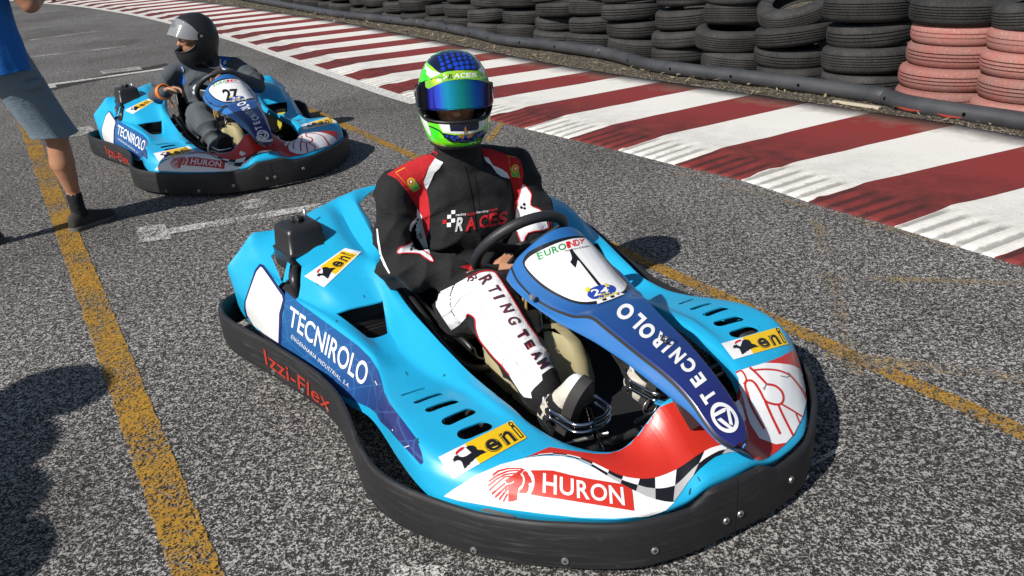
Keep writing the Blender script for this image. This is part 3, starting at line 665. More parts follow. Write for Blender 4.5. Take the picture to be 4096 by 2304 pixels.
# ------------------------------------------------------------------ graphics on the bodywork
decal('side_panel', [KZ((78,118),(180,205),(330,315),(450,400),(600,510),(690,600),(748,690),(772,770),(790,850),(830,930),(930,1060),(1020,1180),(1063,1290),(1075,1358),(1058,1374),(1000,1310),(900,1205),(830,1120),(765,1062),(735,1003),(690,965),(600,925),(515,885),(440,850),(300,760),(120,640),(20,560),(45,470))], P_SIDE, BODY, .0012, body)
decal('number_panel_border', [R1((345,644),(372,655),(430,735),(525,868),(530,900),(508,1010),(500,1240),(470,1235),(380,1185),(290,1115),(248,1040),(233,975),(235,915),(270,810),(310,690))], P_NAVY, BODY, .0020, body)
decal('number_panel', [R1((350,668),(365,676),(420,750),(508,876),(514,905),(488,1005),(482,1216),(380,1150),(300,1085),(258,1015),(246,965),(246,920),(276,830),(322,705))], P_WHITE, BODY, .0029, body)
lettering('side_lettering', [('TECNIROLO', KZ((118,222),(692,655),(650,814),(98,358)), .012)], P_WHITE, BODY, .0026, body)
lettering('side_small_lettering', [('ENGENHARIA INDUSTRIAL, S.A.', KZ((128,432),(550,797),(538,824),(118,460)), 0., 0., 1.15)], P_WHITE, BODY, .0026, body)
# front: red field, white field, chequered band, signs
RED_R = R3((300,763),(345,742),(430,706),(560,727),(700,746),(770,745),(835,728),(900,688),(955,612),(1000,528),(1040,488),(1100,460),(1160,438),(1300,380),(1500,380),(1620,470),(1560,560),(1500,600),(1640,780),(1600,770),(1560,740),(1545,712),(1425,694),(1300,745),(1170,836),(1050,884),(940,892),(820,866),(700,810),(600,770),(500,750),(400,750))
decal('red_field', [RED_R], P_RED, BODY, .0012, body)
decal('red_field', [KL((470,455),(600,410),(750,370),(900,310),(1020,245),(1080,330),(1160,540),(1160,600),(1140,740),(1105,890),(1030,1060),(950,1145),(860,1225),(760,1290),(680,1308),(640,1285),(560,1225),(490,1130),(440,1000),(440,720),(500,640),(510,560))], P_RED, BODY, .0018, body)
decal('white_field', [R3((-178,988),(-120,945),(-60,910),(0,870),(150,806),(300,767),(400,757),(500,758),(580,774),(700,832),(820,902),(910,952),(1050,1010),(1152,1022),(1100,1070),(1000,1103),(800,1117),(600,1110),(400,1090),(200,1064),(0,1030),(-100,1012))], P_WHITE, BODY, .0012, body)
up_ = [R3(p)[0] for p in ((290,766),(345,752),(400,746),(450,743),(500,746),(550,754),(600,766),(650,783),(700,806),(760,835),(820,864),(880,882),(940,890),(995,890),(1050,882),(1110,860),(1170,832),(1235,788),(1300,742),(1360,712),(1425,692),(1490,690),(1545,708),(1600,770))]
lo_ = [R3(p)[0] for p in ((292,772),(345,760),(400,755),(450,753),(500,757),(550,765),(590,777),(640,800),(690,828),(750,866),(810,902),(862,928),(915,955),(985,990),(1055,1012),(1105,1022),(1150,1022),(1195,960),(1235,900),(1300,830),(1370,770),(1450,738),(1535,735),(1615,778))]
def interp(line, t):
    L_ = len(line)-1; i = min(int(t*L_), L_-1); f = t*L_-i; return Vector(line[i]).lerp(Vector(line[i+1]), f)
cuts_ = [0, .06, .13, .20, .27, .33, .40, .46, .53, .60, .69, .80, .90, 1.]
sets = {0: [], 1: [], 2: []}
for j in range(len(cuts_)-1):
    for r in (0, 1):
        a, b_ = cuts_[j], cuts_[j+1]; pl = []
        for q in range(5): t = a+(b_-a)*q/4; pl.append(interp(up_, t).lerp(interp(lo_, t), r*.5))
        for q in range(5): t = b_+(a-b_)*q/4; pl.append(interp(up_, t).lerp(interp(lo_, t), r*.5+.5))
        dark = (j + r) % 2 == 0; sets[0 if dark else (1 if r == 0 else 2)].append([tuple(p) for p in pl])
for q_, m_ in ((0, P_BLK), (1, P_WHITE), (2, P_GREY)):
    for pl in sets[q_]: decal('chequer_square', [pl], m_, BODY, .0024, body)
decal('red_sign', [KH((815,303),(1000,303),(1140,308),(1260,335),(1400,372),(1700,430),(2000,480),(2298,526),(2320,650),(2345,900),(2000,845),(1600,780),(1200,715),(1000,690),(812,655),(850,600),(872,530),(880,450),(865,380))], P_RED, BODY, .0021, body)
lettering('sign_lettering', [('H', KH((1003,345),(1205,380),(1203,662),(997,628)), .016), ('U', KH((1250,398),(1452,430),(1455,690),(1247,650)), .016), ('R', KH((1493,448),(1672,470),(1690,735),(1503,708)), .016), ('O', KH((1702,490),(1942,520),(1942,770),(1702,735)), .016), ('N', KH((1965,524),(2175,556),(2205,822),(1985,792)), .016)], P_WHITE, BODY, .0030, body)
head = [KH((485,500),(520,505),(570,480),(583,440),(560,400),(620,350),(660,352),(700,400),(705,460),(690,510),(640,565),(628,640),(620,735),(560,755),(493,760),(493,600)),
        KH((440,450),(690,278),(735,290),(560,415),(565,460),(520,490),(470,490)), KH((690,345),(740,308),(785,345),(780,355),(820,410),(838,475),(830,490),(790,488),(788,520),(800,540),(785,555),(790,590),(755,635),(650,635),(652,605),(700,560),(728,500),(735,430),(715,375))]
for a, b_, c_, e_ in (((255,362),(340,300),(480,268),(690,270)), ((200,445),(330,360),(480,305),(640,295)), ((192,510),(330,405),(440,355),(580,335)), ((210,572),(330,470),(430,390),(520,380)), ((245,628),(440,475),(440,475),(445,485)), ((295,675),(470,505),(470,505),(480,520)), ((352,712),(478,545),(478,545),(480,565)), ((415,742),(475,620),(475,620),(478,640))):
    top = [Vector(a), Vector(b_), Vector(c_), Vector(e_)]; w = [34, 26, 20, 16]
    head.append(KH(*([tuple(p) for p in top] + [tuple(p+Vector((8, v))) for p, v in reversed(list(zip(top, w)))])))
decal('emblem', head, P_RED, BODY, .0021, body)
LW = KL((465,460),(600,415),(745,372),(880,376),(1000,390),(1075,425),(1062,460),(1120,505),(1158,545),(1150,640),(1140,735),(1105,890),(1075,950),(1025,1050),(1010,1072),(950,1140),(888,1010),(890,1075),(850,1158),(765,985),(735,1020),(690,1098),(600,960),(560,830),(540,720),(508,600),(500,520))
decal('emblem', [LW], P_WHITE, BODY, .0026, body); decal('emblem', [KL((455,745),(480,700),(530,800),(558,920),(530,955))], P_WHITE, BODY, .0026, body)
def stroke(pts, w):
    c = [p.to_2d() for p in crom([Vector((x, y, 0)) for x, y in pts], 6)]; n = len(c); out = []
    nn = [Vector((-(c[min(i+1, n-1)]-c[max(i-1, 0)]).y, (c[min(i+1, n-1)]-c[max(i-1, 0)]).x)).normalized() for i in range(n)]
    for i in range(n-1): out.append([tuple(c[i]-nn[i]*w), tuple(c[i+1]-nn[i+1]*w), tuple(c[i+1]+nn[i+1]*w), tuple(c[i]+nn[i]*w)])
    return out
for pts, w in ((((600,418),(660,470),(735,550),(765,582)),4.5),(((765,580),(840,595),(900,645),(920,705),(908,755),(870,775),(800,765),(745,735),(700,650),(640,560),(585,545),(560,580),(575,660)),4.5),(((640,445),(750,437),(870,447),(980,492),(1060,582),(1118,668),(1140,722)),3.6),(((900,770),(990,822),(1100,890)),3.6),(((872,778),(915,880),(1012,1070)),4.5),(((745,740),(800,870),(890,1060)),5.),(((575,650),(620,800),(735,1010)),5.),(((1035,850),(1075,950)),3.),(((470,470),(525,452),(570,530),(545,580)),3.4),(((480,690),(540,800),(560,850)),4.)):
    decal('emblem_line', stroke(KL(*pts), w), P_RED, BODY, .0033, body, L=12)
# yellow stickers with the black six-legged dog
DOG = [(.10,.55),(.13,.62),(.11,.66),(.15,.68),(.17,.74),(.20,.70),(.24,.72),(.23,.66),(.28,.55),(.34,.52),(.44,.54),(.50,.62),(.50,.72),(.46,.80),(.42,.78),(.41,.84),(.47,.87),(.54,.78),(.56,.66),(.55,.54),(.62,.42),(.64,.30),(.67,.26),(.61,.26),(.59,.38),(.53,.42),(.54,.28),(.50,.26),(.49,.40),(.46,.42),(.45,.26),(.42,.25),(.42,.40),(.38,.40),(.37,.20),(.33,.20),(.35,.38),(.31,.38),(.30,.14),(.26,.14),(.28,.36),(.24,.36),(.23,.10),(.19,.10),(.22,.38),(.21,.48),(.17,.54)]
def eni(q, bvh, parent, k=POSE1, border=False, L=14):
    s = (lambda pts: unit(q, [(u*.86+.03, v*.84+.08) for u, v in pts])) if border else (lambda pts: unit(q, pts))
    u0 = .36
    decal('sticker_white', [q], P_WHITE, bvh, .0020, parent, k, L); decal('sticker_yellow', [s([(u0, 0), (1.03 if border else 1, 0), (1.03 if border else 1, 1), (u0, 1)])], P_YEL, bvh, .0026, parent, k, L)
    decal('sticker_dog', [s([(u*.72+.04, v*.95+.03) for u, v in DOG])], P_BLK, bvh, .0033, parent, k, L); decal('sticker_flame', [s([(.19,.74),(.24,.80),(.30,.82),(.33,.88),(.30,.92),(.25,.90),(.21,.86),(.19,.80)])], P_RDP, bvh, .0033, parent, k, L)
    tq = s([(.56, .86), (1.0, .86), (1.0, .14), (.56, .14)])
    lettering('sticker_letters', [('e', s([(.53,.70),(.71,.70),(.71,.10),(.53,.10)]), .03), ('n', s([(.75,.70),(.90,.70),(.90,.10),(.75,.10)]), .03), ('i', s([(.93,.98),(.985,.98),(.985,.10),(.93,.10)]), .045)], P_BLK, bvh, .0033, parent, k, L)
    lettering('sticker_letters_inline', [('e', s([(.537,.675),(.702,.675),(.702,.125),(.537,.125)]), -.036), ('n', s([(.757,.675),(.893,.675),(.893,.125),(.757,.125)]), -.036), ('i', s([(.945,.90),(.97,.90),(.97,.13),(.945,.13)]), -.012)], P_YEL, bvh, .0040, parent, k, L)
K1_ONLY = set(); _b4 = set(bpy.data.objects)
eni([(1754,1830),(2047.5,1684.6),(2107.8,1754),(1813,1915)], BODY, body); eni([(2885,1376),(3114,1311),(3152,1378),(2935,1440)], BODY, body)
K1_ONLY |= {o for o in bpy.data.objects if o not in _b4}
eni([(1219,1106),(1380,994),(1446,1009),(1297,1150)], BODY, body, border=True)

# wear on the nearest kart: a scraped edge by the bumper and small nicks
SCUFF = mat('scuffed_edge', (.16, .155, .15), .8); NICK = mat('nick_dark', (.012, .05, .09), .7); NICKW = mat('nick_white', (.62, .66, .68), .6)
_b4 = set(bpy.data.objects)
decal('edge_scrape', [KH((80,880),(110,855),(180,845),(300,878),(430,912),(540,940),(600,972),(480,975),(300,930),(150,895))], SCUFF, BODY, .0028, body, L=8)
for pts, m_ in ((((440,330),(450,345)), NICK), (((945,705),(960,730)), NICK), (((1020,1190),(1045,1220)), NICK), (((1035,1185),(1028,1225)), NICK), (((945,1248),(978,1238)), NICKW), (((855,1118),(862,1130)), NICKW), (((730,770),(745,800)), NICKW), (((640,150),(648,165)), NICK), (((300,60),(318,74)), NICK), (((1235,722),(1222,738)), NICK)): decal('nick', stroke(KZ(*pts), 1.6), m_, BODY, .0028, body, L=6)
for pts, m_ in ((((1285,880),(1298,905)), NICK), (((1080,1095),(1092,1112)), NICKW), (((1245,945),(1232,980)), NICK), (((1735,795),(1720,803)), NICKW)): decal('nick', stroke(R3(*pts), 1.8), m_, BODY, .0036, body, L=6)
for pts in (((890,500),(960,510),(985,480)), ((960,460),(985,490)), ((740,640),(755,575)), ((1690,345),(1660,375))): decal('nick', stroke(KL(*pts) if pts[0][0] < 1200 else R3(*pts), 1.4), SCUFF, BODY, .0040, body, L=6)
K1_ONLY |= {o for o in bpy.data.objects if o not in _b4}
# ------------------------------------------------------------------ steering fairing (nose panel with the number plate)
FR = [  # x, centre z, [mid y,z], crease y,z, skirt y,z
 (-.725,.594,(.060,.575),(.137,.502),(.156,.462)), (-.700,.566,(.070,.550),(.145,.478),(.162,.452)), (-.660,.537,(.070,.522),(.142,.456),(.162,.440)), (-.620,.515,(.068,.503),(.136,.447),(.157,.432)),
 (-.580,.495,(.063,.486),(.126,.440),(.150,.424)), (-.540,.477,(.058,.471),(.115,.438),(.142,.416)), (-.500,.458,(.052,.455),(.105,.440),(.133,.412)), (-.450,.455,(.043,.456),(.087,.451),(.121,.408)), (-.400,.444,(.040,.444),(.080,.440),(.111,.402)),
 (-.350,.433,(.038,.432),(.075,.428),(.103,.394)), (-.300,.422,(.036,.421),(.071,.417),(.096,.386)), (-.250,.411,(.033,.410),(.066,.406),(.089,.374)), (-.200,.398,(.030,.397),(.059,.393),(.080,.360)), (-.150,.381,(.027,.380),(.053,.376),(.071,.345)),
 (-.100,.357,(.025,.356),(.049,.352),(.061,.328)), (-.060,.330,(.024,.329),(.047,.325),(.053,.304)), (-.030,.308,(.022,.307),(.042,.303),(.046,.287)), (-.008,.292,(.016,.291),(.030,.288),(.032,.274)), (.006,.280,(.008,.279),(.014,.277),(.015,.264))]
rows = []
for i, (x, zc, (my, mz), (cy_, cz), (sy, sz)) in enumerate(FR):
    bk = [0, -.012, -.040, -.046, -.05] if i == 0 else ([0, -.004, -.02, -.024, -.026] if i == 1 else [0]*5)
    half = [(x+bk[0], 0, zc), (x+bk[1], my, mz), (x+bk[2], cy_*.86, mz+(cz-mz)*.72), (x+bk[2], cy_, cz), (x+bk[3], cy_+.006, cz-.010), (x+bk[4], sy, sz), (x+bk[4], sy-.004, sz-.006)]
    rows.append([(a, -b, c) for a, b, c in reversed(half[1:])] + half)
fine = [crom(r, 3) for r in rows]; cols = [crom(c, 5) for c in zip(*fine)]; rows = list(zip(*cols))
bm = bmesh.new(); grid(bm, rows); bmesh.ops.recalc_face_normals(bm, faces=bm.faces)
if sum(f.normal.z*f.calc_area() for f in bm.faces) < 0: bmesh.ops.reverse_faces(bm, faces=bm.faces)
fair = obj('steering_fairing', bm, [FAIR, SKIRT, BLK], kart1); FBVH = bvh_of(fair)
nc = 13*3-2
for i, p in enumerate(fair.data.polygons):
    j = i % (len(rows[0])-1); a = min(j, len(rows[0])-2-j)       # distance from the outer edge
    if a < 6: p.material_index = 1
    elif a < 9 and p.center.x < .1: p.material_index = 2 if a in (6, 7) else 0
md = fair.modifiers.new('s', 'SOLIDIFY'); md.thickness = .004; md.offset = -1; fair.parent = None; bake(fair); fair.parent = kart1
for p in fair.data.polygons: p.use_smooth = True
plate_o = K1f((222,610),(228,575),(262,520),(340,470),(450,420),(560,380),(690,352),(800,350),(835,362),(900,430),(1000,545),(1120,690),(1215,790),(1245,830),(1240,870),(1200,900),(1100,945),(1000,985),(900,1008),(800,1010),(700,990),(600,950),(500,900),(400,835),(300,740),(245,665))
plate_i = K1f((246,622),(255,590),(300,545),(380,500),(480,450),(580,410),(690,380),(790,372),(838,385),(900,455),(1000,570),(1110,700),(1200,795),(1218,825),(1205,860),(1180,890),(1100,925),(1000,960),(900,985),(800,988),(700,968),(600,925),(500,870),(400,800),(320,725),(268,665))
decal('plate_border', [plate_o], P_BLK, FBVH, .0014, fair, smooth=3); decal('number_plate', [plate_i], P_WHITE, FBVH, .0024, fair, smooth=3)
_b4 = set(bpy.data.objects)
decal('race_number', [K1f((665,490),(690,478),(720,520),(985,840),(968,850),(935,822),(760,595),(745,588),(738,620),(726,662),(700,635),(675,606),(690,585),(692,560),(680,520))], P_BLK, FBVH, .0034, fair)
K1_ONLY |= {o for o in bpy.data.objects if o not in _b4}
eu = [('E',(352,518),(415,500),(425,565),(378,588)),('U',(420,490),(480,470),(498,530),(440,550)),('R',(492,462),(545,445),(572,505),(512,525)),('O',(552,440),(622,418),(645,475),(572,500))]
lettering('plate_letters', [(c, K1f(*q), .02) for c, *q in eu], P_GRN, FBVH, .0034, fair, L=10)
iy = [('I',(630,412),(655,405),(672,468),(650,474)),('N',(655,404),(705,392),(722,452),(672,466)),('D',(710,392),(752,384),(770,440),(726,452)),('Y',(752,384),(812,380),(800,425),(770,438))]
lettering('plate_letters', [(c, K1f(*q), .02) for c, *q in iy], P_RDP, FBVH, .0034, fair, L=10)
lettering('plate_small_letters', [('Kartodromo da Batalha', K1f((624,488),(852,440),(858,456),(632,505)), .0)], P_BLK, FBVH, .0034, fair, L=10)
decal('event_badge', [K1f((842,915),(870,870),(930,840),(1000,828),(1070,830),(1110,855),(1105,895),(1060,930),(990,955),(900,965),(855,945))], P_LBL, FBVH, .0040, fair, smooth=3)
decal('badge_flag', [K1f((930,968),(1000,945),(1125,895),(1200,920),(1085,968),(942,1018))], P_WHITE, FBVH, .0039, fair)
decal('badge_flag_squares', [K1f(*q) for q in (((985,970),(1020,958),(1035,978),(998,990)),((1060,945),(1095,930),(1112,948),(1078,962)),((1120,900),(1150,905),(1150,930),(1125,925)))], P_BLK, FBVH, .0045, fair)
lettering('badge_number', [('24', K1f((865,882),(1035,845),(1050,900),(905,945)), .02)], P_WHITE, FBVH, .0050, fair, L=10)
lettering('badge_letters', [('horas', K1f((955,915),(1052,895),(1056,915),(960,938)), .012), ('da Batalha', K1f((940,955),(1135,893),(1142,915),(948,980)), .012)], P_YLT, FBVH, .0052, fair, L=10)
decal('badge_sun', [[(K1f((843, 874))[0][0]+r*cos(a), K1f((843, 874))[0][1]+r*.8*sin(a)) for a, r in [(2*pi*i/24, 11.5 if i % 2 == 0 else 6.) for i in range(24)]], K1f((1015,808),(1005,825),(1015,845),(1040,852),(1060,840),(1030,838),(1022,822))], P_YLT, FBVH, .0050, fair, L=8)
FT = [('T',(965,975),58,118,96),('E',(873,828),54,115,88),('C',(790,703),50,118,100),('N',(690,612),46,122,92),('I',(602,538),44,124,26),('R',(520,470),43,126,90),('O',(418,392),43,134,116),('L',(335,303),43,136,76),('O',(225,220),42,146,124)]
items = []
for ch, (cx_, cy_), ang, hh, ww in FT:
    a = radians(180+ang); d = Vector((cos(a), sin(a))); u = Vector((d.y, -d.x)); u = Vector((-.80, .60)).lerp(u, .55).normalized(); c = Vector((cx_, cy_)); hh *= 1.08; ww *= 1.06
    items.append((ch, KQ(*[tuple(p) for p in (c-d*ww/2+u*hh/2, c+d*ww/2+u*hh/2, c+d*ww/2-u*hh/2, c-d*ww/2-u*hh/2)]), .045))
lettering('fairing_lettering', items, P_WHITE, FBVH, .0022, fair)
def ring_px(c, a, b, rot, r0, r1, t0=0, t1=2*pi, n=40):
    out = []
    for rr, seq in ((r1, range(n+1)), (r0, range(n, -1, -1))):
        for i in seq:
            t = t0+(t1-t0)*i/n; x, y = a*rr*cos(t), b*rr*sin(t); out.append((c[0]+x*cos(rot)-y*sin(rot), c[1]+x*sin(rot)+y*cos(rot)))
    return out
lc = (1107, 1163); lg = [KQ(*ring_px(lc, 152, 104, radians(52), .74, 1., q*2*pi/3, (q+1)*2*pi/3)) for q in range(3)]
lg += [KQ((1005,1130),(1090,1082),(1125,1075),(1112,1110),(1035,1150),(1000,1165)), KQ((1120,1070),(1150,1090),(1182,1232),(1150,1222)), KQ((1040,1180),(1075,1165),(1195,1265),(1160,1270))]
decal('nose_logo', lg, P_WHITE, FBVH, .0022, fair)
bm = bmesh.new(); cyl(bm, L1(K1f((322, 938))[0], y=-.155)+Vector((0, -.004, 0)), (0, -1, .25), .0085, .008, 14); obj('fairing_screw', bm, ZINC, kart1, sharp=40)
# key ring of a zip tie on the nose
bm = bmesh.new(); c = L1(KQ((585, 470))[0], z=.425); tube(bm, [c+Vector((.016*cos(t), .011*sin(t), .006+.004*sin(2*t))) for t in [2*pi*i/20 for i in range(20)]], .0012, 6, closed=True); box(bm, c+Vector((.006, -.010, .004)), (.022, .006, .004)); obj('zip_tie', bm, DKSTEEL, kart1)
# nose support bracket
bm = bmesh.new(); rows = []
for x, z0, z1, w in ((-.215, .30, .385, .030), (-.185, .225, .380, .040), (-.150, .245, .365, .040), (-.115, .262, .345, .036), (-.095, .285, .335, .030)):
    rows.append([(x, -w, z1), (x-.004, -w*1.05, (z0+z1)/2), (x, -w, z0), (x, w, z0), (x, w, z1)])
V = grid(bm, rows, closed_v=True); bm.faces.new(V[0]); bm.faces.new(list(reversed(V[-1]))); bmesh.ops.recalc_face_normals(bm, faces=bm.faces); obj('nose_bracket', bm, BLK, kart1, sharp=40)

# ------------------------------------------------------------------ steering wheel and column
WC = Vector((-.957, 0, .473)); WU = Vector((.648, 0, .761)); WN = Vector((-.761, 0, .648)); WY = Vector((0, 1, 0))
def wheel_pt(t, R): return WC + WY*R*cos(t) + WU*R*sin(t)
bm = bmesh.new(); tube(bm, [wheel_pt(2*pi*i/64, .150 - (.012 if sin(2*pi*i/64) < -.75 else 0)) for i in range(64)], .0165, 14, closed=True); sw = obj('steering_wheel', bm, GRIP, kart1)
for t in (.35, pi-.35, -pi/2):
    bm = bmesh.new(); a, b_ = WC-WN*.02, wheel_pt(t, .143); d = (b_-a); w = Vector.cross(d.normalized(), WN).normalized()
    rows = [[a+d*q-w*ww+WN*h, a+d*q+w*ww+WN*h, a+d*q+w*ww-WN*(h+.001)+WN*.0, a+d*q-w*ww-WN*(h+.001)] for q, ww, h in ((0, .02, .003), (.5, .018, .003), (1, .024, .003))]
    V = grid(bm, rows, closed_v=True); bm.faces.new(V[0]); bm.faces.new(list(reversed(V[-1]))); bmesh.ops.recalc_face_normals(bm, faces=bm.faces); sp = obj('spoke', bm, BLKM, sw, smooth=False)
    for q in (.45, .65, .85):
        bm = bmesh.new(); cyl(bm, a+d*q+WN*.004, WN, .0065, .002, 12); obj('spoke_hole', bm, STEEL, sw, smooth=False)
bm = bmesh.new(); cyl(bm, WC-WN*.018, WN, .034, .022, 24); obj('hub', bm, BLKM, sw, sharp=40)
bm = bmesh.new(); tube(bm, [WC-WN*.02, (-.845, 0, .335), (-.735, 0, .205), (-.62, 0, .075)], .010, 12); obj('steering_column', bm, STEEL, kart1)
bm = bmesh.new(); cyl(bm, (-.668, 0, .128), (.17, 0, -.16), .016, .02, 14); obj('column_clamp', bm, DKSTEEL, kart1, sharp=40)
bm = bmesh.new(); tube(bm, [(-.80, -.035, .37), (-.775, -.045, .28), (-.72, -.055, .20)], .005, 8); obj('gauge_rod', bm, STEEL, kart1)

# ------------------------------------------------------------------ tank, seat, tray, frame
bm = bmesh.new(); rows = []
for z, x0, x1, w in ((.045, -.99, -.63, .10), (.06, -1.0, -.615, .118), (.14, -.995, -.615, .122), (.20, -.97, -.63, .115), (.25, -.94, -.66, .10), (.27, -.91, -.70, .085), (.276, -.88, -.74, .06)):
    c = .05; rows.append([(a_, b_*.86-.052, c_) for a_, b_, c_ in [(x1, -w+c, z), (x1-.012, -w+.012, z), (x1-c, -w, z), ((x0+x1)/2+.02, -w, z), ((x0+x1)/2, -w+.012, z), ((x0+x1)/2-.02, -w, z), (x0+c, -w, z), (x0+.012, -w+.012, z), (x0, -w+c, z), (x0, w-c, z), (x0+.012, w-.012, z), (x0+c, w, z), (x1-c, w, z), (x1-.012, w-.012, z), (x1, w-c, z), (x1, .035, z), (x1-.02, 0, z), (x1, -.035, z)]])
V = grid(bm, rows, closed_v=True); bm.faces.new(list(reversed(V[0]))); bm.faces.new(V[-1]); bmesh.ops.recalc_face_normals(bm, faces=bm.faces); tank = obj('fuel_tank', bm, TANK, kart1)
bm = bmesh.new(); cyl(bm, (-.80, .0, .288), (0, 0, 1), .03, .03, 20); obj('tank_cap', bm, BLK, tank, sharp=40)
for i, (y0, y1, x) in enumerate(((-.05, -.075, -.83), (-.062, -.09, -.80), (-.075, -.105, -.78), (-.09, -.11, -.75))):
    bm = bmesh.new(); tube(bm, crom([(x-.02, y0, .455), (x-.01, y0-.01, .41), (x, y1, .36), (x+.01, y1, .315)], 4), .0045, 8); obj('fuel_hose', bm, mat('amber_hose', (.30, .20, .07), .35), tank)
bm = bmesh.new(); cyl(bm, (-.745, -.105, .268), (0, 0, 1), .012, .03, 14); obj('hose_valve', bm, DKSTEEL, tank, sharp=40)
bm = bmesh.new(); rows = []
for x, z, w, h in ((-1.56, .47, .13, .02), (-1.55, .455, .165, .05), (-1.52, .38, .195, .10), (-1.46, .22, .21, .13), (-1.38, .11, .215, .15), (-1.25, .07, .215, .15), (-1.10, .075, .21, .13), (-.99, .09, .20, .10), (-.95, .10, .19, .07)):
    prof = [(-w-.012, h-.01), (-w-.008, h+.004), (-w, h), (-w*.96, h*.5), (-w*.72, .01), (0, 0), (w*.72, .01), (w*.96, h*.5), (w, h), (w+.008, h+.004), (w+.012, h-.01)]
    back = z > .2; rows.append([(x + (dz*.9 if back else 0), y, z + (dz*.25 if back else dz)) for y, dz in prof])
rows = list(zip(*[crom(c, 4) for c in zip(*rows)])); bm2 = bm; grid(bm2, rows); bmesh.ops.recalc_face_normals(bm, faces=bm.faces); seat = obj('seat', bm, BLK, kart1); md = seat.modifiers.new('s', 'SOLIDIFY'); md.thickness = .008; md.offset = 0; seat.parent = None; bake(seat); seat.parent = kart1
for p in seat.data.polygons: p.use_smooth = True
bm = bmesh.new(); tube(bm, crom([(-1.35, -.262, .27), (-1.2, -.262, .235), (-1.05, -.252, .17), (-.97, -.225, .12), (-.93, -.17, .10), (-.92, -.08, .10)], 6), .013, 12); obj('seat_rail', bm, BLK, kart1)
bm = bmesh.new(); box(bm, (-.72, 0, .034), (1.24, .60, .006)); obj('floor_tray', bm, BLKM, kart1, smooth=False)
for sg in (-1, 1):
    bm = bmesh.new(); tube(bm, crom([(-1.85, sg*.33, .07), (-1.4, sg*.33, .06), (-.9, sg*.31, .06), (-.5, sg*.27, .06), (-.2, sg*.22, .075), (-.09, sg*.14, .085), (-.07, 0, .085)], 6), .015, 12); obj('frame_tube', bm, DKSTEEL, kart1)
    bm = bmesh.new(); tube(bm, [(-1.10, sg*.33, .09), (-1.10, sg*.58, .09)], .012, 10); tube(bm, [(-1.10, sg*.58, .09), (-1.75, sg*.62, .09)], .012, 10); obj('side_bar', bm, DKSTEEL, kart1)
    bm = bmesh.new(); box(bm, (-1.45, sg*.46, .052), (.80, .34, .006)); obj('dark_pod_sheet', bm, BLKM, kart1, smooth=False)  # dark sheet added so bright ground stays hidden through the pod window
    for x, r, w, yc in ((-.50, .112, .105, .520), (-1.62, .138, .17, .55)):
        M = Matrix.Translation((x, sg*yc, r)) @ Matrix.Rotation(radians(90), 4, 'X')
        bm = bmesh.new(); h = w/2; lathe(bm, [(.066, -h*.85), (.075, -h), (r*.86, -h), (r*.97, -h*.86), (r, -h*.62), (r*1.004, 0), (r, h*.62), (r*.97, h*.86), (r*.86, h), (.075, h), (.066, h*.85)], 40, M); bmesh.ops.recalc_face_normals(bm, faces=bm.faces); wl = obj('wheel', bm, KTYRE, kart1, sharp=55)
        bm = bmesh.new(); lathe(bm, [(.0, h*.35), (.03, h*.38), (.04, h*.1), (.058, h*.05), (.063, h*.8), (.069, h*.9), (.069, -h*.9), (.063, -h*.8), (.05, -h*.2), (0, -h*.25)], 32, M); bmesh.ops.recalc_face_normals(bm, faces=bm.faces); obj('rim', bm, RIM, wl, sharp=40)
    bm = bmesh.new(); tube(bm, [(-.50, sg*.30, .10), (-.50, sg*.47, .12)], .012, 10); tube(bm, [(-.44, sg*.05, .08), (-.46, sg*.44, .12)], .007, 8); obj('stub_axle', bm, STEEL, kart1)
bm = bmesh.new(); tube(bm, [(-1.62, -.5, .138), (-1.62, .5, .138)], .02, 14); obj('rear_axle', bm, STEEL, kart1)
# engine block under the right pod, battery box under the left
bm = bmesh.new(); box(bm, (-1.44, -.42, .135), (.30, .20, .14), None, .012); box(bm, (-1.60, -.47, .20), (.16, .16, .2), None, .01); [box(bm, (-1.36+.022*i, -.42, .13), (.006, .215, .11)) for i in range(6)]; obj('engine', bm, BLKM, kart1, smooth=False)
bm = bmesh.new(); tube(bm, crom([(-1.545, -.560, .21), (-1.545, -.568, .275), (-1.560, -.562, .305), (-1.60, -.545, .318)], 5), .017, 12); obj('intake_hose', bm, BLK, kart1)
bm = bmesh.new(); box(bm, (-1.42, .42, .14), (.34, .18, .15), None, .012); obj('battery_box', bm, BLKM, kart1, smooth=False)
bm = bmesh.new(); box(bm, (-1.16, .44, .14), (.10, .055, .11), Matrix.Rotation(.5, 3, 'Y'), .003); obj('yellow_label', bm, mat('yellow_label', (.5, .42, .04), .5), kart1, smooth=False)
# air box with its star knob
bm = bmesh.new(); rows = []
def rrect(cx_, cy_, sx, sy, r, z, tw=radians(6), n=5):
    out = []
    for qx, qy, a0 in ((1, 1, 0), (-1, 1, 90), (-1, -1, 180), (1, -1, 270)):
        for i in range(n+1):
            a = radians(a0+90*i/n); x, y = qx*(sx-r)+r*cos(a), qy*(sy-r)+r*sin(a); out.append((cx_+x*cos(tw)-y*sin(tw), cy_+x*sin(tw)+y*cos(tw), z))
    return out
for z, sx, sy, r in ((.30, .080, .076, .012), (.345, .081, .077, .012), (.362, .082, .078, .012), (.366, .084, .080, .012), (.370, .080, .076, .012), (.374, .076, .072, .014), (.436, .071, .068, .016), (.450, .068, .065, .020), (.457, .060, .057, .02), (.460, .048, .045, .02)): rows.append(rrect(-1.682, -.490, sx, sy, r, z))
V = grid(bm, rows, closed_v=True); bm.faces.new(V[-1]); bm.faces.new(list(reversed(V[0]))); bmesh.ops.recalc_face_normals(bm, faces=bm.faces); ab = obj('air_box', bm, BLK, kart1, sharp=60)
bm = bmesh.new(); rows = []
